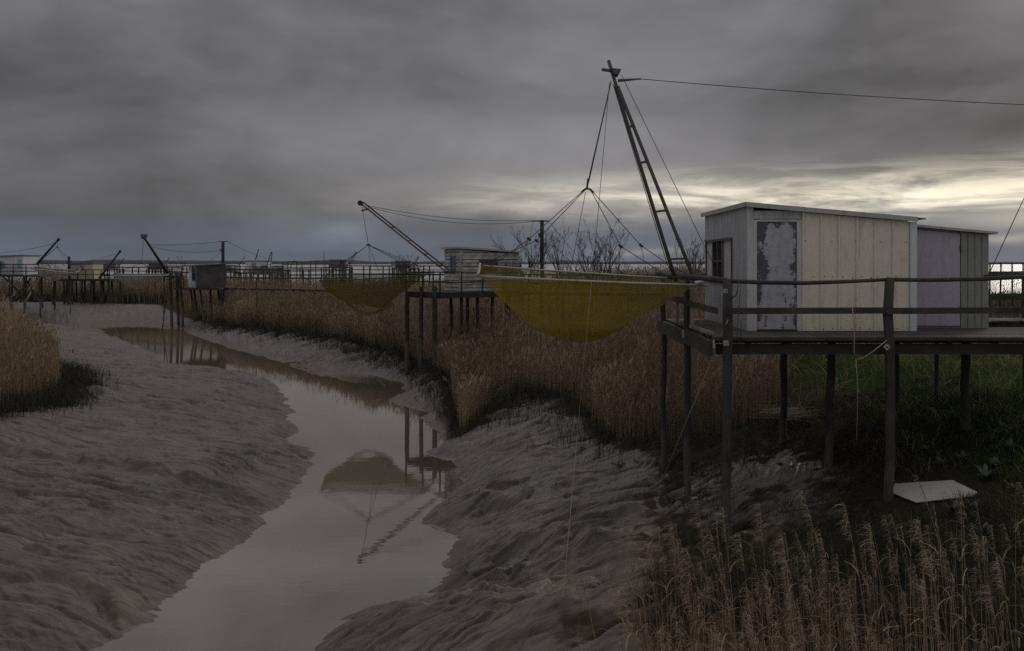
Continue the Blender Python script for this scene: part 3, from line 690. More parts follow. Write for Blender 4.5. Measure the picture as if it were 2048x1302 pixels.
def main_hut():
    t = thing('fishing_hut', 'large cream and grey hut with peeling door and lilac side door', 'hut', (6.5, 17.5, ZD))
    x0, x1, y0, y1 = 4.37, 7.46, 16.42, 20.0
    zl, zr = 6.69, 6.41                       # wall height left, right (the roof falls to the right)
    core = MB(); z0 = ZD + .004
    core.hexa([(x0 + .03, y0 + .03, z0), (x1 - .03, y0 + .03, z0), (x1 - .03, y1 - .03, z0), (x0 + .03, y1 - .03, z0), (x0 + .03, y0 + .03, zl - .03), (x1 - .03, y0 + .03, zr - .03), (x1 - .03, y1 - .03, zr - .03), (x0 + .03, y1 - .03, zl - .03)])
    core.build('inner_shell', M['dark'], t)
    m = MB()                                   # left wall: grey boards, with a wide window opening
    wy0, wy1, wz0, wz1 = 17.50, 19.86, 5.27, 6.10
    vboards(m, x0, y1, x0, wy1, z0, zl, zl, nrm=(-1, 0)); vboards(m, x0, wy0, x0, y0, z0, zl, zl, nrm=(-1, 0))
    vboards(m, x0, wy1, x0, wy0, z0, wz0, wz0, nrm=(-1, 0)); vboards(m, x0, wy1, x0, wy0, wz1, zl, zl, nrm=(-1, 0))
    m.build('side_wall', M['grey_sheet'], t)
    w = MB(); w.bar((x0 - .035, wy0, wz1 + .02), (x0 - .035, wy1, wz1 + .02), .05, .05); w.bar((x0 - .035, wy0, wz0 - .02), (x0 - .035, wy1, wz0 - .02), .06, .04)
    for yy in (wy0 + .025, 18.28, 18.72, 19.16, wy1 - .025): w.bar((x0 - .02, yy, wz0), (x0 - .02, yy, wz1 - .005), .045, .05)
    w.bar((x0 - .02, 18.30, 5.68), (x0 - .02, 19.14, 5.68), .03, .04)
    win = w.build('window', M['board_grey'], t)
    MB().box(x0 + .0, x0 + .012, 18.29, 19.15, wz0, wz1).build('pane', M['glass'], win)
    for ya, yb in ((wy0 + .05, 18.26), (19.18, wy1 - .05)): MB().box(x0 - .012, x0 + .01, ya, yb, wz0 + .003, wz1 - .007).build('shutter', M['trim'], win)
    # front, left to right: boards, frame, door, cream sheets, corner
    def X(px): return (px - CX) * y0 / F
    zf = lambda x: zl + (zr - zl) * (x - x0) / (x1 - x0)
    MB().box(x0 - .02, X(1506), y0 - .03, y0 + .03, z0, zf(x0) - .01).build('corner_trim', M['trim'], t)
    m = MB()
    for i in range(3):
        za = 6.455 + i * .075; m.box(X(1507), X(1602), y0 - .014 - .004 * i, y0 + .03, za, min(za + .072, zf(X(1600)) - .02))
    m.build('header_panel', M['grey_sheet'], t)
    f = MB(); f.box(X(1506) + .003, X(1513), y0 - .028, y0 + .03, z0, 6.44); f.box(X(1593), X(1603), y0 - .028, y0 + .03, z0, 6.44); f.box(X(1513), X(1593), y0 - .026, y0 + .03, 6.405, 6.443)
    fr = f.build('door_frame', M['trim'], t)
    dr = MB().box(X(1514), X(1592), y0 - .012, y0 + .03, z0 + .02, 6.40).build('door', M['door'], t)
    MB().bar((X(1513), y0 - .03, ZD + .02), (X(1593), y0 - .03, ZD + .02), .06, .03).build('threshold', M['wood'], t)
    m = MB(); xs = np.linspace(X(1603), X(1818), 7)
    for a, b in zip(xs[:-1], xs[1:]):
        m.hexa([(a, y0 - .012, z0), (b, y0 - .012, z0), (b, y0 + .03, z0), (a, y0 + .03, z0), (a, y0 - .012, zf(a) - .015), (b, y0 - .012, zf(b) - .015), (b, y0 + .03, zf(b) - .015), (a, y0 + .03, zf(a) - .015)])
        za = zf(a) - .02
        m.hexa([(a, y0 - .012, z0), (a + .045, y0 - .012, z0), (a + .038, y0 - .042, z0), (a + .007, y0 - .042, z0), (a, y0 - .012, za), (a + .045, y0 - .012, za), (a + .038, y0 - .042, za), (a + .007, y0 - .042, za)])
    cl = m.build('cream_cladding', M['cream'], t)
    sm = MB()
    for zz in (5.37, 4.43, 6.03):
        for a in np.linspace(X(1610), X(1812), 12 if zz != 6.03 else 5):
            q = V((a + random.uniform(-.03, .03), y0 - .016, zz + random.uniform(-.02, .02))); sm.tube([q, q + V((0, .01, 0))], .011, 6)
    sm.build('screw', M['rust'], cl)['kind'] = 'stuff'
    MB().box(X(1818.5), x1 + .015, y0 - .05, y0 + .04, z0, zr - .01).build('corner_trim', M['trim_pale'], t)
    MB().box(x1 - .02, x1 + .01, y0 + .04, y1, z0, zr - .02).build('right_wall', M['grey_sheet'], t)
    m = MB(); vboards(m, x1, y1 - .02, x0, y1 - .02, z0, zr - .02, zl - .02, nrm=(0, 1)); m.build('rear_wall', M['grey_sheet'], t)
    # roof: fascia boards and sheet
    ov = .07; rx0, rx1 = x0 - ov, x1 + .16; ry0, ry1 = y0 - .10, y1 + .10
    def zrf(x): return 6.755 + (6.465 - 6.755) * (x - rx0) / (rx1 - rx0)
    m = MB(); m.hexa([(rx0, ry0, zrf(rx0) - .022), (rx1, ry0, zrf(rx1) - .022), (rx1, ry1, zrf(rx1) - .022), (rx0, ry1, zrf(rx0) - .022), (rx0, ry0, zrf(rx0)), (rx1, ry0, zrf(rx1)), (rx1, ry1, zrf(rx1)), (rx0, ry1, zrf(rx0))])
    rf = m.build('roof', M['roof_dark'], t)
    m = MB(); xm = X(1520)
    for a, b, o in ((rx0, xm, .012), (xm + .002, x1 - .0, 0)):
        m.hexa([(a, ry0 - .022 - o, zrf(a) - .078), (b, ry0 - .022 - o, zrf(b) - .078), (b, ry0 - .002, zrf(b) - .078), (a, ry0 - .002, zrf(a) - .078), (a, ry0 - .022 - o, zrf(a) + .008), (b, ry0 - .022 - o, zrf(b) + .008), (b, ry0 - .002, zrf(b) + .008), (a, ry0 - .002, zrf(a) + .008)])
    m.box(rx0 - .022, rx0 - .002, ry0 - .0, ry1, zrf(rx0) - .078, zrf(rx0) + .008)
    m.build('fascia', M['roof'], rf)
    # annex on the right
    ay0, ax1 = 17.1, 9.19; az0, az1 = 6.36, 6.20
    MB().hexa([(x1 + .02, ay0 + .03, z0), (ax1 - .02, ay0 + .03, z0), (ax1 - .02, 19.6, z0), (x1 + .02, 19.6, z0), (x1 + .02, ay0 + .03, az0), (ax1 - .02, ay0 + .03, az1), (ax1 - .02, 19.6, az1), (x1 + .02, 19.6, az0)]).build('annex_shell', M['green_sheet'], t)
    def XA(px): return (px - CX) * ay0 / F
    zz = lambda x: az0 + (az1 - az0) * (x - x1) / (ax1 - x1)
    a, b = x1 + .02, XA(1919)
    ld = MB().hexa([(a, ay0 - .02, z0 + .05), (b, ay0 - .02, z0 + .05), (b, ay0 + .028, z0 + .05), (a, ay0 + .028, z0 + .05), (a, ay0 - .02, zz(a) - .05), (b, ay0 - .02, zz(b) - .05), (b, ay0 + .028, zz(b) - .05), (a, ay0 + .028, zz(a) - .05)]).build('lilac_door', M['lilac'], t)
    for hz in (4.75, 5.93): MB().tube([(b + .006, ay0 - .03, hz - .06), (b + .006, ay0 - .03, hz + .06)], .014, 6).build('hinge', M['rust'], ld)
    MB().tube([(a + .06, ay0 - .05, 5.33), (a + .06, ay0 - .05, 5.45)], .014, 6).build('handle', M['steel'], ld)
    m = MB(); vboards(m, b + .02, ay0 + .025, ax1, ay0 + .025, z0, zz(b) - .02, zz(ax1) - .02, bw=.14, gap=.012, th=.03); m.build('annex_wall', M['green_sheet'], t)
    m = MB(); q0, q1 = x1 + .05, ax1 + .10; zq = lambda x: zz(x) + .045
    m.hexa([(q0, ay0 - .14, zq(q0) - .045), (q1, ay0 - .14, zq(q1) - .045), (q1, 19.7, zq(q1) - .045), (q0, 19.7, zq(q0) - .045), (q0, ay0 - .14, zq(q0)), (q1, ay0 - .14, zq(q1)), (q1, 19.7, zq(q1)), (q0, 19.7, zq(q0))])
    m.build('annex_roof', M['roof'], t)
main_hut()

# ------------------------------------------------------------------ net gear
def ladder_mast(label, L0, R0, LT, RT, rungs, mat='steel', w=.06, foot=None, name='net_mast', group='net masts'):
    t = thing(name, label, 'mast', L0, group)
    for a, b in ((L0, LT), (R0, RT)):
        a, b = V(a), V(b)
        if foot:
            c = a.lerp(b, .16); lg = MB().bar(c, b, w, w * .8).build('leg', M[mat], t); MB().bar(a, c, w * 1.03, w * .83).build('rusty_end', M['rust'], lg)
        else: MB().bar(a, b, w, w * .8).build('leg', M[mat], t)
    for k in rungs: MB().bar(V(L0).lerp(V(LT), k), V(R0).lerp(V(RT), k), w * .6, w * .7).build('rung', M[mat], t)
    return t
def main_mast():
    t = ladder_mast('tall leaning steel ladder mast beside the large cream hut', P(1352, 563, 18.4), P(1390, 563, 17.7), P(1231, 172, 17.35), P(1235, 172, 17.25), (.02 + .10, .37, .62, .80), foot=True)
    MB().bar(P(1235, 180, 17.3), P(1217, 121, 17.3), .07, .055).build('mast_tip', M['steel'], t)
    MB().bar(P(1205, 139, 17.1), P(1228, 143, 17.35), .05, .05).build('crossbar', M['steel'], t)
    MB().bar(P(1236, 160, 17.25), P(1281, 158, 17.3), .03, .03).build('stay_arm', M['steel'], t)
    MB().bar(P(1236, 163, 17.4), P(1279, 158, 17.33), .025, .025).build('stay_arm', M['steel'], t)
    m = MB(); a, b, c, d = P(1224, 136, 17.2), P(1243, 138, 17.2), P(1237, 150, 17.2), P(1227, 150, 17.2); k = V((0, .2, 0))
    m.hexa([d, c, c + k, d + k, a, b, b + k, a + k]); pb = m.build('pulley_block', M['steel'], t)
    q = P(1232, 143, 17.15); MB().tube([q, q + V((0, .05, 0))], .05, 12).build('pulley_wheel', M['steel'], pb)
    return t
main_mast()
def net_surface(c00, c10, c11, c01, prof, depth, nu=44, nv=26, pv=2.0, fold=.0, vshift=.5):
    "c00-c10 near pole, c01-c11 far pole; hangs below its rim"
    xs, ys = zip(*prof); v = []; fuv = []
    for j in range(nv + 1):
        b = j / nv
        for i in range(nu + 1):
            a = i / nu
            p = V(c00).lerp(V(c10), a).lerp(V(c01).lerp(V(c11), a), b)
            k = np.interp(a, xs, ys); bb = b ** (math.log(.5) / math.log(vshift)); s = max(0, 1 - abs(2 * bb - 1) ** pv)
            z = depth * k * s + fold * s * math.sin(a * 21 + 3 * math.sin(b * 5)) * k
            v.append(p - V((0, 0, z))); fuv.append((a, b))
    m = MB(); m.v = v
    for j in range(nv):
        for i in range(nu):
            q = (j * (nu + 1) + i, j * (nu + 1) + i + 1, (j + 1) * (nu + 1) + i + 1, (j + 1) * (nu + 1) + i); m.face(q, [fuv[k] for k in q], True)
    return m
def lift_net(label, corners, prof, depth, hub, mat, pole_r, hoist_top, bridles=True, nu=44, pv=2.0, vs=.5, rr=.008, fold=.0, pole='galv'):
    t = thing('lift_net', label, 'net', (V(corners[0]) + V(corners[2])) / 2, 'hanging lift nets')
    c = [V(q) for q in corners]
    net_surface(*c, prof, depth, nu, 26, pv, fold, vs).build('netting', M[mat], t)
    for a, b in ((0, 1), (1, 2), (2, 3), (3, 0)):
        d = (c[b] - c[a]).normalized() * .06
        MB().tube([c[a] - d + V((0, 0, pole_r * (a % 2) * 1.5)), c[a].lerp(c[b], .33) - V((0, 0, .012)), c[a].lerp(c[b], .66) - V((0, 0, .012)), c[b] + d + V((0, 0, pole_r * (a % 2) * 1.5))], pole_r, 8, None, True, .05).build('frame_pole', M[pole], t)
    if bridles:
        hub = V(hub)
        for q in c: MB().tube([hub, hub.lerp(q, .55) + V((0, 0, .02)), q], rr, 5).build('bridle', M['rope_dark'], t)
        if pole != 'galv':
            for a, b in ((0, 1), (1, 2), (2, 3), (3, 0)): MB().tube([hub, c[a].lerp(c[b], .5)], rr * .8, 5).build('bridle', M['rope_dark'], t)
        MB().tube([hub + V((-.10, 0, -.01)), hub + V((0, 0, .03)), hub + V((.10, 0, -.01))], rr * 2.6, 6).build('spreader', M['rope_dark'], t)
        MB().tube([hub, V(hoist_top)], rr, 5).build('hoist_rope', M['rope_dark'], t)
    return t
def main_net():
    c = [P(955, 552, 16.2), P(1408, 571, 16.2), P(1400, 560, 19.0), P(960, 531, 19.0)]
    prof = [(0, 0), (.05, .25), (.1, .44), (.19, .70), (.28, .86), (.36, .96), (.43, 1), (.5, .97), (.57, .88), (.65, .74), (.76, .50), (.87, .25), (1, 0)]
    t = lift_net('large olive yellow net hanging beside the cream hut platform', c, prof, 1.28, None, 'net_olive', .022, None, False, 60, 1.6, .45, .008, .06)
    lo = net_surface(*c, prof, 1.30, 60, 26, 1.6, 0, .45); q = MB(); q.v = [p - V((0, 0, .02)) for p in lo.v]
    for f, uv in zip(lo.f, lo.uv):
        if max(lo.v[k].z for k in f) < min(p.z for p in lo.v) + .34: q.face(f, uv, True)
    q.build('net_overlap_layer', M['net_olive'], t)  # second layer added to darken the bottom, where near and far sides overlap
    hub = P(1175, 379, 17.4); top = P(1222, 162, 17.3)
    m = MB(); m.tube([hub + V((-.11, 0, -.05)), hub + V((-.05, 0, .005)), hub + V((0, 0, .02)), hub + V((.05, 0, .005)), hub + V((.12, 0, -.06))], .022, 7); m.build('shackle', M['rope_dark'], t)
    def rp(name, pts, r=.0085): MB().tube(pts, r, 5).build(name, M['rope_dark'], t)
    rp('hoist_rope', [top, P(1174, 372, 17.4)]); rp('hoist_rope', [top + V((.01, .03, 0)), P(1178, 362, 17.4), P(1175, 372, 17.4)])
    MB().tube([P(1176, 357, 17.4), P(1174, 376, 17.4)], .02, 6).build('turnbuckle', M['steel'], t)
    L1, L2 = P(1058, 478, 16.8), P(1073, 481, 18)
    rp('bridle', [P(1165, 383, 17.4), L1, c[0]]); rp('bridle', [P(1166, 384, 17.4), L2, c[3]])
    R1, R2 = P(1241, 492, 16.9), P(1282, 491, 18)
    rp('bridle', [P(1183, 383, 17.4), R1, P(1330, 549, 16.4), c[1]]); rp('bridle', [P(1186, 384, 17.4), R2, P(1345, 534, 18.7), c[2]])
    rp('bridle', [P(1171, 384, 17.4), P(1140, 548, 17.5)], .006); rp('bridle', [R1, P(1235, 560, 16.2)], .006); rp('bridle', [R2, P(1297, 563, 16.3)], .006)
    for q in (L1, L2, R1, R2):
        MB().tube([q + V((-.03, 0, .03)), q + V((.03, 0, -.03))], .028, 7).build('ring', M['rope_dark'], t)
    MB().tube([P(1390, 566, 16.25), P(1408, 563, 16.2), P(1420, 556, 15.9)], .035, 8, .02).build('rag_tie', M['trim'], t)
    return t
main_net()
rope('thin halyard running from the tall mast top down left of its legs', [P(1226, 168, 17.3), P(1285, 365, 17.5), P(1335, 530, 17.9), P(1352, 552, 18.2)], .008)
rope('taut halyard from the tall mast top down to the hut window', [P(1243, 150, 17.25), P(1405, 484, 18.2), P(1436, 545, 18.6)], .007)
rope('thin line dropping from the tall mast top past the net hub', [P(1219, 165, 17.3), P(1193, 462, 17.5), P(1186, 556, 17.6)], .006)
rope('stay wire stretching from the tall mast arm out of the picture right', sag(P(1281, 158, 17.3), P(2133, 213, 17.5), .05), .008, name='stay_wire', cat='wire')
rope('stay wire slanting up from the handrail behind the lilac door', [P(1978, 548, 15.3), P(2133, 213, 17.5)], .008, name='stay_wire', cat='wire')
def stay_post(label, top, x, y, r, arm=None):
    t = thing('stay_post', label, 'post', (x, y, H1(x, y)), 'stay posts')
    post_on(x, y, top, r, seg=5, n=8).build('pole', M['wood_dark'], t)
    if arm:
        MB().bar(arm[0], arm[1], .07, .07).build('arm', M['steel'], t); MB().tube([V((x - r * 1.3, y - .02, top - .85)), V((x - r * 1.3, y - .02, top - .65))], .05, 6).build('winch', M['steel'], t)
    return t
p = P(2133, 213, 17.5); stay_post('tall post holding the mast wires beyond the right edge', p.z + .1, p.x, p.y, .07)
# slack lines and mooring cords
g0 = G(1322, 966)
rope('pale cord slanting from the near corner post into the mud', [P(1456, 640, 14.85), g0 + V((0, 0, -.05))], .009, 'rope', 'cord', name='cord')
g1 = G(1126, 1195)
rope('long thin cord hanging from the olive net onto the mud', [P(1183, 563, 16.15), P(1176, 640, 16.1), P(1168, 720, 16.0), P(1152, 900, 15.6), g1], .005, 'rope', 'cord', name='cord')
rope('slack pale cord looped under the middle of the front rail', [P(1705, 616, 14.85), P(1709, 660, 14.85), P(1708, 705, 14.85), P(1716, 719, 14.8), P(1730, 714, 14.8), P(1750, 700, 14.8), P(1774, 680, 14.85)], .009, 'rope', 'cord', name='cord')
rope('hanging thin cord below the rail with its end near the ground', [P(1712, 718, 14.8), P(1716, 780, 14.85), P(1713, 880, 14.85)], .006, 'rope', 'cord', name='cord')
rope('dark looped line draped from the rail beside the corner post', [P(1478, 562, 14.9), P(1473, 590, 14.9), P(1459, 599, 14.9)], .012, 'rope_dark', 'rope')
rope('pale looped line hanging in front of the peeling door corner', [P(1482, 560, 14.93), P(1476, 640, 14.95), P(1473, 680, 14.95), P(1477, 689, 14.95), P(1481, 678, 14.95), P(1482, 640, 14.95), P(1490, 640, 14.95)], .006, 'rope_dark', 'rope')

# ------------------------------------------------------------------ second station: white clapboard hut
def second():
    Y = 43; zd = 4.26
    A, B, C, D = P(812, 0, 43.6), P(880, 0, 42.0), P(1046, 0, 44.6), P(968, 0, 46.6)
    cor = [A, B, C, D]
    t = thing('stilt_platform', 'timber platform on tall posts under the white clapboard hut', 'platform', (-3, 44, zd))
    MB().slab([(q.x, q.y) for q in cor], zd - .05, zd).build('deck', M['deck'], t)
    for a, b in ((A, B), (B, C), (C, D), (D, A)):
        MB().bar((a.x, a.y, zd - .17), (b.x, b.y, zd - .17), .1, .22).build('beam', M['wood_dark'], t)
    for px, yy, top, r in ((815, 43.5, zd - .05, .12), (843, 42.8, 4.5, .11), (870, 42.1, 4.55, .13)):
        q = P(px, 0, yy); post_on(q.x, q.y - .12, top, r, seg=5).build('post', M['wood_dark'], t)
    for px, yy, lean in ((901, 43.6, .15), (923, 43, 0), (955, 43.6, .05), (985, 44, 0), (1018, 44.4, 0), (935, 46, 0)):
        q = P(px, 0, yy); post_on(q.x, q.y, zd - .05, .09, (lean, 0), seg=4).build('post', M['wood_dark'], t)
    def rail(a, b, n, frac=(1.0, .5)):
        a = V((a.x, a.y, zd)); b = V((b.x, b.y, zd))
        for f in frac: MB().tube([a.lerp(b, i / 5) + V((0, 0, .95 * f + random.uniform(-.02, .02))) for i in range(6)], .035, 6, None, True, .06).build('handrail', M['wood'], t)
        for i in range(n + 1): q = a.lerp(b, i / n); MB().post(q - V((0, 0, .3)), q + V((0, 0, 1.0)), .045, 3, n=6).build('rail_post', M['wood'], t)
    rail(A, B, 2); rail(B, C, 4); rail(D, A, 3)
    # hut
    zc = V((0, 0, 0)); o = P(921, 580, 43.7); ang = 24; fr = frame((o.x, o.y, zd), ang)
    h = thing('fishing_hut', 'white weathered clapboard hut with dark red shutter and small window', 'hut', (o.x, o.y, zd))
    W, Dp, HL, HR = 3.15, 2.3, 2.10, 1.92
    hx = lambda x: HL + (HR - HL) * x / W
    MB().hexa([fr(q) for q in ((.02, .02, .003), (W - .02, .02, .003), (W - .02, Dp - .02, .003), (.02, Dp - .02, .003), (.02, .02, HL - .02), (W - .02, .02, HR - .02), (W - .02, Dp - .02, HR - .02), (.02, Dp - .02, HL - .02))]).build('inner_shell', M['dark'], h)
    m = MB(); n = 12
    for i in range(n):
        z0, z1 = .01 + i * HL / n, .01 + (i + 1) * HL / n - random.uniform(.016, .04)
        sp = [(0, W)]
        if 0.98 < (z0 + z1) / 2 < 1.62: sp = [(0, .98), (2.0, W)]
        for a, b in sp:
            ta, tb = min(z1, hx(a) - .01), min(z1, hx(b) - .01)
            if ta <= z0 + .02 or tb <= z0 + .01: b = min(b, W * .5); tb = max(tb, z0 + .02); ta = max(ta, z0 + .02)
            q = random.uniform(-.008, .008)
            m.hexa([fr(c) for c in ((a, -.035, z0 + q), (b, -.035, z0 - q), (b, .02, z0), (a, .02, z0), (a, -.016, ta), (b, -.016, tb), (b, .02, tb), (a, .02, ta))])
        sp = [(0, Dp)] if not .85 < (z0 + z1) / 2 < 1.75 else [(0, .55), (1.35, Dp)]
        for a, b in sp: m.hexa([fr(c) for c in ((-.035, b, z0), (-.035, a, z0), (.02, a, z0), (.02, b, z0), (-.016, b, z1), (-.016, a, z1), (.02, a, z1), (.02, b, z1))])
    m.build('clapboard_wall', M['clap'], h)
    MB().box(.99, 1.99, -.03, .01, .97, 1.62, fr).build('shutter', M['red'], h)
    w = MB(); w.box(-.04, .0, .55, .61, .86, 1.75, fr); w.box(-.04, .0, 1.29, 1.35, .86, 1.75, fr); w.box(-.04, .0, .61, 1.29, 1.69, 1.75, fr); w.box(-.04, .0, .61, 1.29, .86, .9, fr)
    wf = w.build('window', M['blue'], h); MB().box(-.012, .0, .612, 1.288, .902, 1.688, fr).build('pane', M['glass'], wf)
    MB().box(-.045, .05, -.045, .05, .0, HL, fr).build('corner_trim', M['clap'], h)
    ov = .2; zz = lambda x: HL + .06 + (HR - HL) * x / W
    MB().hexa([fr(q) for q in ((-ov, -ov, zz(-ov) - .06), (W + .1, -ov, zz(W) - .06), (W + .1, Dp + .1, zz(W) - .06), (-ov, Dp + .1, zz(-ov) - .06), (-ov, -ov, zz(-ov) + .03), (W + .1, -ov, zz(W) + .03), (W + .1, Dp + .1, zz(W) + .03), (-ov, Dp + .1, zz(-ov) + .03))]).build('roof', M['roof'], h)
    # mast, net
    L0, R0 = P(896, 547, 42.6), P(908, 548, 43.4); T = P(723, 407, 42.6)
    mt = ladder_mast('rusty ladder mast sloping out from the white clapboard hut', L0, R0, T + V((0, -.03, -.03)), T + V((.06, .05, .07)), (.12, .28, .47, .66), 'rust', .085)
    MB().tube([T + V((-.06, -.06, .02)), T + V((-.06, .06, .02))], .13, 9).build('pulley_wheel', M['wood_dark'], mt)
    MB().bar(T + V((.0, 0, -.35)), T + V((.35, 0, -.25)), .08, .08).build('bracket', M['steel'], mt)
    c = [P(640, 562, 40.8), P(846, 551, 41.2), P(866, 545, 43.6), P(652, 549, 43.6)]
    prof = [(0, .05), (.02, .32), (.06, .48), (.15, .68), (.25, .82), (.35, .90), (.45, .97), (.52, 1), (.6, .95), (.7, .72), (.8, .46), (.9, .22), (1, 0)]
    nn = lift_net('brown net hanging over the creek beside the clapboard hut', c, prof, 1.5, P(737, 490, 42), 'net_brown', .022, T, True, 50, 1.8, .45, .013, .05, 'rope_dark')
    m = MB(); up = [(690, 603), (712, 615), (732, 625), (748, 624), (768, 612), (784, 601)]; dn = [(692, 609), (708, 621), (728, 628.5), (748, 629), (772, 620), (788, 611)]
    m.v = [P(x, y, 41.9) for x, y in up] + [P(x, y, 42.1) for x, y in dn]
    for k in range(5): m.face((k, k + 1, k + 7, k + 6), [(0, 0), (1, 0), (1, 1), (0, 1)], True)
    m.build('torn_strip', M['net_brown'], nn)
    # dark lower pocket swag
    p = stay_post('timber stay post with top arm right of the clapboard hut', P(1084, 440, 45).z, P(1084, 0, 45).x, 45, .11, (P(1064, 442, 45), P(1098, 442, 45)))
    rope('pair of stay wires from the rusty mast to the timber post', sag(T + V((.3, 0, -.1)), P(1066, 441, 45), .25), .013, name='stay_wire', cat='wire')
    rope('lower stay wire from the rusty mast to the timber post', sag(T + V((.3, .1, -.15)), P(1072, 442, 45), .42), .012, name='stay_wire', cat='wire')
    rope('short stay wire slanting down right from the timber post arm', [P(1098, 443, 45), P(1140, 495, 47), P(1190, 552, 50)], .013, name='stay_wire', cat='wire')
    rope('thin wire dropping from the timber post arm beside its pole', [P(1066, 442, 45), P(1061, 470, 45), P(1063, 520, 45)], .011, name='stay_wire', cat='wire')
second()
a, b = P(1046, 0, 44.6), P(1330, 0, 42.5)
walkway('plank walkway seen through the olive net behind it', (a.x, a.y), (b.x, b.y), 4.2, .85, step=2.0)
# weathered plank screens
def plank_screen(label, px0, px1, pt, pb, Y, n):
    a, b = P(px0, pb, Y), P(px1, pb, Y); t = thing('plank_screen', label, 'fence', a.lerp(b, .5), 'plank screens')
    m = MB(); w = (b.x - a.x) / n
    for i in range(n):
        m.box(a.x + i * w + .01, a.x + (i + 1) * w - .02, Y, Y + .03, a.z - .5, P(0, pt, Y).z + random.uniform(-.12, .08))
    m.build('planks', M['board_grey'], t)
    for px in (px0 + 3, px1 - 3): q = P(px, pb, Y + .1); post_on(q.x, q.y, P(0, pt + 4, Y).z, .06, seg=3, n=6).build('post', M['wood'], t)
plank_screen('leaning grey plank screen at the right end of the clapboard hut', 1009, 1044, 524, 560, 44.2, 12)
plank_screen('low grey plank screen among the bare trees', 1237, 1263, 547, 566, 60, 10)

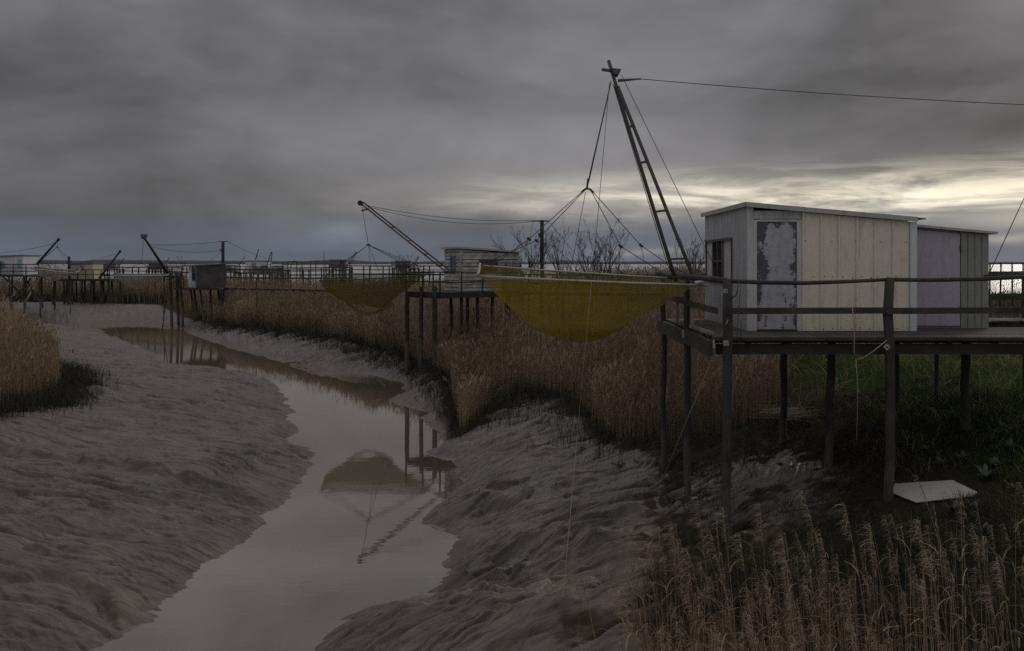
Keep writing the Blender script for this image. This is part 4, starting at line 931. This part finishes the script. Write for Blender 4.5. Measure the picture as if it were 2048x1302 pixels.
# ------------------------------------------------------------------ third station: grey boarded hut over the creek
def third():
    Y = 80; zd = ZC - 48 * Y / F; t = thing('stilt_platform', 'dark platform on leaning posts under the small grey boarded hut', 'platform', (-30, 80, zd))
    a, b = P(352, 0, 79), P(450, 0, 80)
    MB().slab([(a.x, 78.4), (b.x, 78.4), (b.x, 83.2), (a.x, 83.2)], zd - .16, zd - .01).build('deck', M['wood_dark'], t)
    for px, yy, r, ln in ((338, 78.6, .13, .2), (351, 79.6, .13, .2), (358, 78.4, .12, .3)):
        q = P(px + 2, 0, yy); post_on(q.x, q.y, ZC - (545 - HZ) * yy / F, r, (ln, 0), seg=4).build('post', M['wood_dark'], t)
    for px, yy, ln in ((381, 79, .5), (388, 80.5, .4), (400, 78.8, .45), (421, 80, .1), (443, 78.8, -.1), (436, 81, .3)):
        q = P(px, 0, yy); post_on(q.x, q.y, zd - .1, .11, (ln, 0), seg=4).build('post', M['wood_dark'], t)
    q = P(442, 578, 78.9); MB().bar(q, V((P(434, 0, 79).x, 79, H1(P(434, 0, 79).x, 79) - .2)), .1).build('brace', M['wood_dark'], t)
    for f in (.45, .95): MB().bar((a.x, 78.45, zd + f), (P(380, 0, 80).x, 78.45, zd + f), .06, .08).build('handrail', M['wood_dark'], t)
    for k in (0, .5, 1): q = V((a.x, 78.45, zd)).lerp(V((P(380, 0, 80).x, 78.45, zd)), k); MB().post(q - V((0, 0, .1)), q + V((0, 0, 1.0)), .05, 2, n=6).build('rail_post', M['wood_dark'], t)
    o = P(393, 575, 79.2); W, Dp, H0, H1_ = 2.62, 2.6, 1.95, 2.10; fr = frame((o.x, o.y, zd), 35)
    h = thing('fishing_hut', 'small hut with grey boarded side and pale blue trimmed window end', 'hut', o)
    z = lambda x: H0 + (H1_ - H0) * x / W
    m = MB()
    n = 22
    for i in range(n):
        x0, x1 = W * i / n + .003, W * (i + 1) / n - .006; q = random.uniform(0, .02)
        m.hexa([fr(c) for c in ((x0, -q, 0), (x1, -q, 0), (x1, .06, 0), (x0, .06, 0), (x0, -q, z(x0)), (x1, -q, z(x1)), (x1, .06, z(x1)), (x0, .06, z(x0)))])
    m.build('board_wall', M['board_grey'], h)
    MB().hexa([fr(c) for c in ((0, .07, 0), (W, .07, 0), (W, Dp, 0), (0, Dp, 0), (0, .07, H0), (W, .07, H1_), (W, Dp, H1_), (0, Dp, H0))]).build('end_wall', M['white_hut'], h)
    w = MB(); w.box(-.05, -.003, .0, .13, 0, H0, fr); w.box(-.05, -.003, 1.25, 1.35, .6, H0, fr); w.box(-.05, -.003, .14, 1.24, .62, .70, fr); wo = w.build('window', M['blue'], h)
    MB().box(-.02, -.004, .14, 1.24, .71, H0 - .1, fr).build('pane', M['glass'], wo)
    MB().hexa([fr(c) for c in ((-.5, -.15, z(-.5) + .0), (W + .1, -.15, z(W + .1)), (W + .1, Dp + .1, z(W + .1)), (-.5, Dp + .1, z(-.5)), (-.5, -.15, z(-.5) + .09), (W + .1, -.15, z(W + .1) + .09), (W + .1, Dp + .1, z(W + .1) + .09), (-.5, Dp + .1, z(-.5) + .09))]).build('roof', M['roof_dark'], h)
    L0, T = P(336, 547, 79), P(288, 475, 77)
    mt = thing('net_mast', 'dark pole mast with ball top leaning out over the creek', 'mast', L0, 'net masts')
    MB().tube([L0, L0.lerp(T, .5), T], .15, 8, .09).build('pole', M['wood_dark'], mt); MB().tube([T + V((-.2, 0, .06)), T + V((0, 0, .13)), T + V((.2, 0, .06))], .22, 10).build('pulley_wheel', M['steel'], mt)
    c = [P(222, 551, 76), P(332, 551, 76), P(338, 548, 79), P(226, 548, 79)]
    prof = [(0, 0), (.1, .3), (.2, .58), (.32, .85), (.45, 1), (.58, .97), (.7, .75), (.82, .42), (1, 0)]
    lift_net('grey net hanging over the creek beside the grey boarded hut', c, prof, 1.25, P(283, 527, 77.5), 'net_grey', .05, T, True, 40, 1.9, .5, .017)
    pm = P(446, 483, 81); sp = stay_post('tall dark stay post standing behind the grey boarded hut', pm.z, pm.x, 81, .16, (P(437, 483, 81), P(456, 483, 81)))
    el = T.lerp(L0, .2)
    rope('upper stay wire from the ball topped mast to its post', sag(el, P(440, 483, 81), .12), .02, name='stay_wire', cat='wire')
    rope('lower sagging stay wire from the ball topped mast to its post', sag(el + V((0, 0, -.1)), P(443, 500, 81), .35), .018, name='stay_wire', cat='wire')
    rope('stay wire running from the dark post down to the far walkway', sag(P(456, 483, 81), P(545, 520, 120), .2), .022, name='stay_wire', cat='wire')
    rope('stay wire slanting from the dark post to the grey hut roof', [P(443, 502, 81), P(415, 527, 80)], .016, name='stay_wire', cat='wire')
    m = MB(); k = P(325, 665, 79); z0 = ZC - (640 - HZ) * 79 / F
    g = V((P(324, 0, 79).x, 79, -.3)); m.bar(g, P(336, 575, 78.5), .06); m.bar(g + V((.05, .05, 0)), P(330, 575, 78.5), .06)
    tag(m.build('prop_poles', M['wood_dark']), 'thin pair of poles standing in the creek beside the platform posts', 'poles')
third()
a, b = P(448, 0, 80), P(655, 0, 74)
walkway('long plank walkway right of the small grey boarded hut', (a.x, a.y), (b.x, b.y), ZC - 2.2, .95, step=4.5, midrail=False, rail2=False)

# ------------------------------------------------------------------ generic far stations
def station(hut_label, plat_label, x0, x1, ytop, ydeck, Y, wall, roofm='roof_dark', xdeck=None, ang=0, split=None, slope=0.0, depth=2.4, post_n=4, rail=True, door=None, window=None, braces=False, roof_ov=.15, post_r=.1, foot=None, side=None):
    zd = ZC - (ydeck - HZ) * Y / F; A, B = P(x0, ydeck, Y), P(x1, ydeck, Y); top = ZC - (ytop - HZ) * Y / F - zd
    xd = xdeck or (x0 - 8, x1 + 8); d0, d1 = P(xd[0], ydeck, Y), P(xd[1], ydeck, Y)
    t = thing('stilt_platform', plat_label, 'platform', d0.lerp(d1, .5), 'distant platforms')
    MB().slab([(d0.x, Y - .5), (d1.x, Y - .5), (d1.x, Y + depth + .4), (d0.x, Y + depth + .4)], zd - .22, zd - .004).build('deck', M['wood_dark'], t)
    for i in range(post_n + 1):
        for yy in (Y - .35, Y + depth):
            x = d0.x + (d1.x - d0.x) * (i + .02) / (post_n + .04) + random.uniform(-.1, .1); zb = H1(x, yy)
            MB().post((x + random.uniform(-.15, .15), yy, min(zb, 1.0) - .4), (x, yy, zd - .1), post_r, 3, n=6).build('post', M['wood_dark'], t)
    if rail:
        for f in (.33, .66, 1.0) if braces else (.5, 1.0): MB().bar((d0.x, Y - .45, zd + f), (d1.x, Y - .45, zd + f), .06, .09).build('handrail', M['wood_dark'], t)
        for i in range(post_n + 2): x = d0.x + (d1.x - d0.x) * i / (post_n + 1); MB().post((x, Y - .45, zd - .1), (x, Y - .45, zd + 1.05), .055, 2, n=5).build('rail_post', M['wood_dark'], t)
    W = (B.x - A.x) / math.cos(R(ang)); fr = frame((A.x, Y + (0 if ang >= 0 else W * -math.sin(R(ang))), zd), ang)
    h = thing('fishing_hut', hut_label, 'hut', (A.x, Y, zd), 'distant fishing huts'); za = lambda x: top - .1 + slope * (x / W - .5)
    m = MB(); n = max(4, int(W / .25))
    for i in range(n):
        u, v = W * i / n, W * (i + 1) / n - .02; m.hexa([fr(c) for c in ((u, 0, 0), (v, 0, 0), (v, depth, 0), (u, depth, 0), (u, 0, za(u)), (v, 0, za(v)), (v, depth, za(v)), (u, depth, za(u)))])
    m.build('wall', M[wall], h)
    if side: MB().box(W * split, W - .02, -.03, -.003, 0, za(W) - .02, fr).build('side_wall', M[side], h)
    MB().hexa([fr(c) for c in ((-roof_ov, -.2, za(0)), (W + roof_ov, -.2, za(W)), (W + roof_ov, depth + .2, za(W)), (-roof_ov, depth + .2, za(0)), (-roof_ov, -.2, za(0) + .1), (W + roof_ov, -.2, za(W) + .1), (W + roof_ov, depth + .2, za(W) + .1), (-roof_ov, depth + .2, za(0) + .1))]).build('roof', M[roofm], h)
    if door: MB().box(W * door[0], W * door[1], -.05, -.004, .02, top * .82, fr).build('door', M[door[2]], h)
    if window: MB().box(W * window[0], W * window[1], -.05, -.004, top * window[2], top * window[3], fr).build('window', M[window[4]], h)
    return h, t, fr, W, zd
def mast(label, a, b, r=.11, ladder=False, mat='wood_dark'):
    a, b = V(a), V(b); t = thing('net_mast', label, 'mast', a, 'net masts')
    if ladder:
        o = V((r * 3.2, 0, 0))
        for s in (-1, 1): MB().bar(a + o * s, b + o * s * .25, r).build('leg', M[mat], t)
        for k in (.2, .4, .6, .8): MB().bar(a.lerp(b, k) - o * (1 - .75 * k), a.lerp(b, k) + o * (1 - .75 * k), r * .7).build('rung', M[mat], t)
    else: MB().tube([a, a.lerp(b, .5), b], r, 7, r * .7).build('pole', M[mat], t)
    MB().tube([b + V((-r * .7, 0, 0)), b + V((r * .7, 0, 0))], r * 1.2, 7).build('pulley_wheel', M['wood_dark'], t)
    return t
h, t, fr, W, zd = station('white hut with a blue round porthole and light blue shutter', 'platform with crossed braces under the white hut at the left edge', -42, 47, 511, 549, 88, 'white_hut', xdeck=(-70, 82), post_n=5, braces=True, depth=3, roof_ov=.1, split=.79, side='white_hut', slope=.15)
ring = MB(); o = fr((W * .48, -.04, 1.0)); ring.tube([o + V((math.cos(a) * .36, 0, math.sin(a) * .36)) for a in np.linspace(0, 2 * math.pi, 21)], .09, 6); rg = ring.build('porthole', M['sky_blue'], h)
MB().tube([o + V((0, .0, 0)), o + V((0, .03, 0))], .34, 18).build('pane', M['glass'], rg)
MB().box(W * .87, W * .955, -.08, -.032, .75, 1.5, fr).build('shutter', M['sky_blue'], h)
for (xa, ya, xb, yb, mt) in ((47, 610, 82, 552, 'wood_pale'), (50, 556, 78, 602, 'wood_dark'), (5, 552, 45, 590, 'wood_dark'), (35, 590, 62, 556, 'wood_dark'), (-30, 552, 12, 600, 'wood_dark')):
    MB().bar(P(xa, ya, 87.4), P(xb, yb, 87.4), .13, .13).build('brace', M[mt], t)
MB().bar(P(47, 550, 87.3), P(82, 550, 87.3), .2, .1).build('pale_plank', M['wood_pale'], t)
mast('dark pole mast slanting up right of the white hut', P(74, 528, 89), P(117, 479, 87), .13)
T = P(117, 479, 87)
rope('stay wire sweeping left from the mast beside the white hut', sag(T + V((-.5, 0, -.4)), P(-60, 508, 90), .3), .02, name='stay_wire', cat='wire')
lift_net('pale grey net slung between the white hut and cream hut', [P(62, 537, 85), P(150, 546, 85), P(160, 541, 88), P(70, 535, 88)], [(0, 0), (.12, .35), (.25, .75), (.4, 1), (.55, .92), (.7, .6), (.85, .3), (1, 0)], 1.15, P(114, 494, 86.5), 'net_grey', .05, T, True, 40, 1.9, .5, .016)
h, t, fr, W, zd = station('cream hut with rust streaks standing left of the creek', 'long dark platform on thin posts under the cream hut', 137, 186, 526, 558, 97, 'cream_hut', xdeck=(112, 222), post_n=6, split=.62, side='cream_hut', slope=.08, depth=2.5, post_r=.12, window=(.3, .52, .55, .62, 'dark'))
MB().bar(fr((W * .55, -.06, 1.45)), fr((W * .62, -.06, 1.0)), .2, .05).build('rust_patch', M['rust'], h)
mast('short dark mast leaning out right of the cream hut', P(199, 556, 95), P(240, 503, 93), .13, mat='rust')
stay_post('short dark post with side arm standing left of the cream hut', P(138, 513, 96).z, P(138, 0, 96).x, 96, .16, (P(132, 523, 96), P(141, 523, 96)))
rope('faint wire from the leaning mast back to the cream hut', sag(P(238, 506, 93), P(140, 524, 96), .2), .015, name='stay_wire', cat='wire')
station('small distant grey hut left of the leaning rusty mast', 'distant platform under the small grey hut on the left', 206, 231, 528, 538, 215, 'grey_hut', xdeck=(200, 240), post_n=4, post_r=.14)
mast('tiny distant mast above the small grey hut on the left', P(236, 535, 210), P(247, 518, 208), .12)
station('distant dark hut on thin stilts behind the ball topped mast', 'distant thin legged platform under the dark hut', 297, 326, 526, 537, 190, 'dark_hut', xdeck=(295, 330), post_n=6, post_r=.13, rail=False)
mast('tiny distant mast right of the dark stilt hut', P(330, 527, 190), P(338, 517, 188), .10)
station('distant white hut with grey door beside a ladder mast', 'distant platform with plank fence under the white hut', 491, 536, 521, 545, 150, 'white_hut', xdeck=(470, 568), post_n=8, door=(.28, .45, 'grey_hut'), window=(.70, .98, .15, .62, 'grey_hut'), post_r=.12)
mast('distant steel ladder mast right of the white hut', P(537, 535, 148), P(543, 505, 146), .11, True, 'steel')
mast('crooked thin pole rising from the distant white hut roof', P(511, 519, 152), P(517, 499, 152), .10)
mast('thin distant mast slanting left of the white hut', P(474, 536, 170), P(490, 513, 170), .09)
mast('thin short mast slanting right of the white hut', P(580, 535, 175), P(589, 521, 175), .09)
def far_fence():
    a, b = P(510, 546, 148), P(567, 547, 148); t = thing('plank_screen', 'grey picket screen in front of the distant white hut', 'fence', a, 'plank screens'); m = MB()
    n = 26
    for i in range(n): m.box(a.x + (b.x - a.x) * i / n, a.x + (b.x - a.x) * (i + 1) / n - .03, 147.3, 147.36, a.z - .3, a.z + .95 + random.uniform(-.05, .05))
    m.build('planks', M['board_grey'], t)
far_fence()
station('low distant hut with pale roof stripe right of the ladder mast', 'distant platform under the low pale striped hut', 545, 567, 531, 541, 190, 'white_hut', xdeck=(540, 575), post_n=4, post_r=.12, rail=False)
station('tiny pale distant hut just right of the tall dark post', 'tiny distant platform behind the tall dark post', 449, 462, 530, 541, 200, 'grey_hut', xdeck=(446, 470), post_n=3, post_r=.12)
station('distant patched grey hut with small window below the net hub', 'distant platform on many posts under the patched grey hut', 659, 692, 519, 534, 165, 'grey_hut', xdeck=(653, 700), post_n=7, window=(.66, .76, .4, .85, 'dark'), post_r=.13)
mast('distant ladder mast right of the patched grey hut', P(697, 532, 165), P(712, 505, 163), .10, True, 'steel')
mast('upright thin pole left of the patched grey hut', P(648, 545, 160), P(648, 504, 160), .08)
station('distant grey hut half hidden by scrub left of the clapboard hut', 'distant platform behind the scrub left of the clapboard hut', 790, 820, 522, 535, 160, 'grey_hut', xdeck=(784, 836), post_n=6, post_r=.13)
mast('small distant mast right of the scrub covered hut', P(826, 531, 160), P(837, 514, 158), .09, True, 'steel')
# long distant piers
def pier(label, xa, xb, ya, yb, Ya, Yb, zr=1.0, **k):
    a, b = P(xa, ya, Ya), P(xb, yb, Yb); return walkway(label, (a.x, a.y), (b.x, b.y), (a.z + b.z) / 2, zr, 'wood_dark', k.pop('step', 3.5), 1.2, rr=k.pop('rr', .07), **k)
pier('distant walkway left of the white hut with the ladder mast', 335, 480, 544, 544, 140, 150)
pier('distant walkway between the picket screen and patched hut', 560, 690, 550, 548, 135, 140)
pier('distant raised pier sloping up to the patched grey hut', 575, 658, 537, 533, 150, 158)
pier('distant walkway running behind the brown net', 690, 890, 547, 548, 120, 112)
pier('distant walkway between the cream hut and creek', 186, 345, 549, 552, 115, 105)
pier('distant lower walkway behind the grey boarded hut', 450, 690, 556, 554, 118, 112, midrail=False)
t = pier('distant jetty railing on the water right of the lilac hut', 1935, 2200, 552, 552, 62, 62, 0.87, step=.8, rail2=False, midrail=False, rr=.05)

# bare trees --------------------------------------------------------
def tree(label, px, Y, top_px, w_px, seed, stems=4, name='bare_tree'):
    rnd = random.Random(seed); x = P(px, 0, Y).x; z0 = H1(x, Y); w_px *= .8; ht = .9 * (ZC - (top_px - HZ) * Y / F - z0); wd = w_px * Y / F / 2
    t = thing(name, label, 'tree', (x, Y, z0), 'bare trees'); tr = MB(); cr = MB()
    def grow(p, d, L, r, lev):
        n = 4; pts = [p]; q = p
        for i in range(n):
            d = (d + V((rnd.gauss(0, .12), rnd.gauss(0, .12), rnd.gauss(.05, .07)))).normalized(); q = q + d * L / n; pts.append(q)
        (tr if lev == 0 else cr).tube(pts, r, 5 if lev < 2 else 3, max(r * .5, .007), False)
        if lev >= 4 or L < .25: return
        for i in range(rnd.randint(4, 5) if lev == 0 else rnd.randint(3, 4) if lev < 2 else rnd.randint(2, 3)):
            k = rnd.uniform(.3, 1); b = pts[min(n, int(k * n))].lerp(pts[min(n, int(k * n) + 1)], rnd.random())
            ax = V((rnd.gauss(0, 1), rnd.gauss(0, 1), rnd.gauss(.45, .4))).normalized()
            grow(b, (d * .85 + ax * .6).normalized(), L * rnd.uniform(.36, .58), max(r * .5, .009), lev + 1)
    for s in range(stems):
        a = 6.283 * s * .618 + rnd.uniform(-.4, .4); ex = (.15 + .85 * ((s + .5) / stems)) * wd / ht * .85
        grow(V((x, Y, z0 - .1)) + V((math.cos(a), math.sin(a), 0)) * .25, V((math.cos(a) * ex, math.sin(a) * ex, 1)).normalized(), ht * rnd.uniform(.68, .9), .055 * ht / 6, 0)
    tr.build('trunk', M['bark'], t); cr.build('crown', M['bark'], t)
tree('bare tree just left of the timber stay post', 1058, 70, 468, 70, 1, 6)
tree('bare tree between the stay post and the widest tree', 1118, 74, 472, 70, 2, 5)
tree('widest bare tree standing in the middle of the row', 1192, 72, 464, 105, 3, 9)
tree('bare tree between the steel mast and the large hut', 1385, 66, 480, 70, 4, 6)
tree('small bare bush on the bank left of the steel mast', 1235, 70, 515, 60, 5, 5, 'bare_bush')
tree('low bare scrub beside the distant hidden hut', 800, 120, 512, 50, 6, 6, 'bare_bush')
tree('low bare scrub behind the mast of the white hut', 84, 108, 524, 60, 7, 7, 'bare_bush')
tree('sprawling bare scrub left of the grey boarded hut', 360, 125, 520, 50, 8, 5, 'bare_bush')
tree('thin bare scrub at the distance right of the white hut', 120, 125, 528, 60, 9, 5, 'bare_bush')
tree('bare shrub against the distant water beside the large hut', 1345, 75, 530, 50, 10, 4, 'bare_bush')

# ------------------------------------------------------------------ small things on the ground
def sheet_board():
    pts = [(1775, 968), (1905, 960), (1955, 984), (1946, 991), (1832, 1004), (1782, 984)]
    g = np.array([tuple(G(*p)) for p in pts]); A = np.c_[np.ones(6), g[:, 0], g[:, 1]]; a, b, c = np.linalg.lstsq(A, g[:, 2], rcond=None)[0]
    a += float((g[:, 2] - A @ (a, b, c)).max()) * 1.0 + .03; w = []
    for px, py in pts: w.append(P(px, py, (ZC - a) / ((py - HZ) / F + b * (px - CX) / F + c)))
    t = MB(); n = len(w); w = w[::-1]; t.v = [q - V((0, 0, .014)) for q in w] + [q.copy() for q in w]
    t.face(list(range(n))[::-1], [(0, 0)] * n); t.face(list(range(n, 2 * n)), [(0, 0)] * n)
    for k in range(n): t.face((k, (k + 1) % n, n + (k + 1) % n, n + k), [(0, 0)] * 4)
    tag(t.build('sheet_board', M['board']), 'pale flat sheet lying on the grass beside the front post', 'board')
sheet_board()
def reed_bundle():
    c = G(1592, 838); X = c.x + RNG.normal(0, .28, 150); Y = c.y + RNG.normal(0, .35, 150); N = 150
    base = np.stack([X, Y, np.full(N, c.z) + RNG.uniform(.0, .22, N)], 1)
    v, q, t = strips(base - np.array([.45, 0, 0]), RNG.uniform(-.18, .12, N), RNG.normal(0, .5, N), RNG.uniform(.6, 1.3, N), np.full(N, .014), np.clip(RNG.normal(.7, .2, N), 0, 1), 3, 0, RNG.uniform(1.2, 1.9, N))
    tag(npmesh('reed_bundle', v, [q], M['straw'], t), 'heap of cut pale reeds lying under the large platform', 'reed heap')
reed_bundle()
def rosette(label, px, py, s, seed):
    c = G(px, py); s *= .72; rg = np.random.default_rng(seed); N = 22
    hd = np.linspace(0, 6.28, N) + rg.normal(0, .2, N); L = s * rg.uniform(.45, 1.25, N); up = rg.uniform(.1, 1.0, N)
    K = 5; vs = []; qs = []; ts = []
    for i in range(N):
        b = len(vs); dx, dy = math.cos(hd[i]), math.sin(hd[i])
        for k in range(K):
            t = k / (K - 1); w = .19 * L[i] * math.sin(math.pi * min(.98, t * .86 + .10)); o = L[i] * t; z = L[i] * (.75 * t - .6 * t * t + up[i] * t) + .02
            vs += [(c.x + dx * o - dy * w, c.y + dy * o + dx * w, c.z + z + .25 * w), (c.x + dx * o, c.y + dy * o, c.z + z), (c.x + dx * o + dy * w, c.y + dy * o - dx * w, c.z + z + .25 * w)]; ts += [float(np.clip(rg.normal(.55, .15), 0, 1))] * 3
        for k in range(K - 1):
            for j in (0, 1): qs.append((b + k * 3 + j, b + k * 3 + j + 1, b + k * 3 + j + 4, b + k * 3 + j + 3))
    o = npmesh('leafy_plant', np.array(vs), [np.array(qs)], M['leaf'], np.array(ts), None, True); tag(o, label, 'plant', 'broad leaved plants')
for i, (px, py, s, lb) in enumerate([(1972, 962, .24, 'grey green leafy plant just right of the pale sheet tip'), (1905, 1028, .20, 'grey green leafy plant in front of the pale sheet'), (1948, 1022, .20, 'leafy plant below the right corner of the pale sheet'),
    (1966, 1072, .19, 'lowest leafy plant among the dark grass right of the reeds'), (1992, 935, .20, 'leafy plant up the bank behind the pale sheet'), (1925, 925, .18, 'small leafy plant behind the pale sheet'), (2028, 985, .2, 'leafy plant near the right edge beside the pale sheet'),
    (1880, 935, .17, 'leafy plant behind the left half of the pale sheet'), (1850, 905, .17, 'leafy plant between the front and middle posts'), (2020, 900, .2, 'leafy plant on the green bank at the right edge')]): rosette(lb, px, py, s, 30 + i)
def stick(label, pts, r, name='driftwood', cat='driftwood'):
    m = MB(); m.tube(pts, r, 6, r * .4, True, .15); o = m.build(name, M['wood_dark']); tag(o, label, cat)
q = G(873, 738); stick('short leaning stake in the mud right of the tall posts', [q - V((0, 0, .2)), q + V((.1, 0, .45))], .04, 'stake', 'stake')
for i, (px, lb) in enumerate(((312, 'left one of two stakes on the far mudflat'), (321, 'right one of two stakes on the far mudflat'))):
    q = G(px, 609); stick(lb, [q - V((0, 0, .3)), q + V((.05, 0, .55))], .07, 'stake', 'stake')
q = G(141, 628); stick('thin upright stake on the mud below the cream hut', [q - V((0, 0, .3)), q + V((0, 0, 1.2))], .06, 'stake', 'stake')
def lie(px0, py0, px1, py1, r, lb, up=.04):
    a, b = G(px0, py0), G(px1, py1); m = a.lerp(b, .5) + V((0, .05, .05)); stick(lb, [a + V((0, 0, up)), m, b + V((0, 0, up))], r)
lie(572, 730, 598, 731, .05, 'short log lying at the far water edge')
lie(612, 727, 652, 722, .02, 'thin curved branch on the mud beside the far water edge')
lie(60, 819, 82, 820, .02, 'small dark stick on the smooth mud near the left reeds')
lie(1036, 816, 1062, 822, .035, 'knobbly driftwood piece at the top of the mud bank')
lie(1118, 838, 1146, 828, .025, 'thin forked twig on the upper mud bank')
lie(1062, 795, 1085, 799, .03, 'dark stick under the reeds at the top of the bank')

# ------------------------------------------------------------------ sky and light
SUN_AZ, SUN_EL = R(38), R(17)
w = bpy.data.worlds.new('World'); sc.world = w; w.use_nodes = True; nt = w.node_tree
bg = nt.nodes['Background']; bg.inputs[1].default_value = .1
class X_:
    def __init__(s, k): s.k = k
    def _o(s, op, a, b=None, c=None):
        n = nt.nodes.new('ShaderNodeMath'); n.operation = op
        for i, q in enumerate((a, b, c)):
            if q is None: continue
            q = q.k if isinstance(q, X_) else q
            if hasattr(q, 'links'): nt.links.new(q, n.inputs[i])
            else: n.inputs[i].default_value = q
        return X_(n.outputs[0])
    def __add__(s, o): return s._o('ADD', s, o)
    __radd__ = __add__
    def __sub__(s, o): return s._o('SUBTRACT', s, o)
    def __rsub__(s, o): return s._o('SUBTRACT', o, s)
    def __mul__(s, o): return s._o('MULTIPLY', s, o)
    __rmul__ = __mul__
    def __truediv__(s, o): return s._o('DIVIDE', s, o)
    def f(s, op, b=None): return s._o(op, s, b)
    def smooth(s, a, b):
        n = nt.nodes.new('ShaderNodeMapRange'); n.interpolation_type = 'SMOOTHSTEP'; nt.links.new(s.k, n.inputs[0]); n.inputs[1].default_value = a; n.inputs[2].default_value = b
        return X_(n.outputs[0])
tc = nt.nodes.new('ShaderNodeTexCoord'); sep = nt.nodes.new('ShaderNodeSeparateXYZ'); nt.links.new(tc.outputs['Generated'], sep.inputs[0])
dx, dy, dz = [X_(sep.outputs[i]) for i in range(3)]
az = dx.f('ARCTAN2', dy); el = dz.f('ARCSINE')
def wn(kx, ky, ox, detail=6, rough=.55, dist=0.0):
    c = nt.nodes.new('ShaderNodeCombineXYZ'); nt.links.new((az * kx + ox).k, c.inputs[0]); nt.links.new((el * ky).k, c.inputs[1]); c.inputs[2].default_value = ox
    n = nd(nt, 'ShaderNodeTexNoise', Scale=1, Detail=detail, Roughness=rough, Distortion=dist); nt.links.new(c.outputs[0], n.inputs['Vector']); return X_(n.outputs['Fac'])
n1 = wn(3.6, 8.5, 3.0, 7, .5, .5); n2 = wn(7, 46, 9.0, 6, .6, .5); n3 = wn(9, 20, 21.0, 7, .58, .6); n4 = wn(1.6, 14, 33.0, 5, .5, .3)
ew = el + (n1 - .5) * .03 + (n3 - .5) * .018
def blob(x, y, wx, wy, src=None):
    a0 = math.atan((x - CX) / F); e0 = (HZ - y) / F * math.cos(a0); wa = wx / F; we = wy / F
    a = (az - a0) / wa; e = ((src or ew) - e0) / we
    return ((a * a + e * e) * -1.0).f('EXPONENT')
fine = n2.smooth(.36, .64)
band = blob(2150, 370, 620, 42) * .62 * (fine * 1.0 + .12) + blob(1330, 378, 330, 30) * .30 * (fine * .7 + .4) + blob(1060, 398, 260, 24) * .16 * (fine * .6 + .5) + blob(1750, 395, 420, 20) * .25 * fine
band = band + blob(2120, 430, 170, 22) * .25 + blob(1290, 500, 90, 8) * .09 + blob(2020, 478, 60, 9) * .18
glow = blob(1150, 300, 420, 90) * .09 + blob(690, 462, 55, 20) * .08 + blob(600, 300, 500, 60) * .02 + blob(1000, 150, 500, 120) * .02
tex = (n1 - .5) * .25 + (n3 - .5) * .07 + (n4 - .5) * .05
low = 1.0 - el.smooth(.015, .075)
L = tex * (1.0 - low * .45) + .142
L = L + low * .008 - blob(2000, 235, 500, 60) * .042 - blob(150, 470, 500, 70) * .028 - blob(700, 505, 260, 16) * .03 - blob(1100, 462, 330, 26) * .018 + glow - blob(1700, 470, 500, 35) * .02
L = L.f('MAXIMUM', .03)
up = el.smooth(.40, .92); back = (dy * -1.0).smooth(-.25, .9); front = dy.smooth(-.3, .7)
L = L * (1.0 + up * (1.6 + front * 4.2)) + back * .27 * (1.0 - up * .4) * el.smooth(-.02, .12)
def comb(r, g, b):
    c = nt.nodes.new('ShaderNodeCombineColor'); 
    for i, q in enumerate((r, g, b)): nt.links.new(q.k, c.inputs[i])
    return c.outputs[0]
cool = low * 1.25
r_ = L * (1.005 - cool * .12) + band * 1.1; g_ = L * (.978 - cool * .0) + band * .99; b_ = L * (1.02 + cool * .16) + band * .73
dn = 1.0 - el.smooth(-.03, -.002) ; keep = 1.0 - dn * .75
cloud = comb(r_ * 10.0 * keep, g_ * 10.0 * keep, b_ * 10.0 * keep)
skyt = nt.nodes.new('ShaderNodeTexSky'); skyt.sky_type = 'NISHITA'; skyt.sun_disc = False; skyt.sun_elevation = SUN_EL; skyt.sun_rotation = SUN_AZ
mx = nt.nodes.new('ShaderNodeMix'); mx.data_type = 'RGBA'; mx.inputs[0].default_value = .008
nt.links.new(cloud, mx.inputs[6]); nt.links.new(skyt.outputs[0], mx.inputs[7]); nt.links.new(mx.outputs[2], bg.inputs[0])
sl = bpy.data.lights.new('sun', 'SUN'); sl.energy = .6; sl.angle = R(20); sl.color = (1, .93, .82)
so = bpy.data.objects.new('sun', sl); COL.objects.link(so)
d = V((math.sin(SUN_AZ) * math.cos(SUN_EL), math.cos(SUN_AZ) * math.cos(SUN_EL), math.sin(SUN_EL))); so.rotation_euler = (-d).to_track_quat('-Z', 'Y').to_euler(); so.location = (30, 60, 30)

# ------------------------------------------------------------------ camera
cam = bpy.data.cameras.new('camera'); co = bpy.data.objects.new('camera', cam); COL.objects.link(co)
co.location = (0, 0, ZC); co.rotation_euler = (R(90), 0, 0); cam.sensor_width = 36; cam.sensor_fit = 'HORIZONTAL'; cam.lens = F / 2048 * 36
cam.shift_y = -(651 - HZ) / 2048; cam.clip_start = .1; cam.clip_end = 30000; sc.camera = co
vs = sc.view_settings; vs.view_transform = 'Standard'; vs.look = 'None'; vs.exposure = 0; vs.gamma = 1
sc.cycles.transparent_max_bounces = 16; sc.cycles.max_bounces = 6; sc.cycles.use_denoising = False; sc.cycles.sample_clamp_direct = 3; sc.cycles.sample_clamp_indirect = 1.5
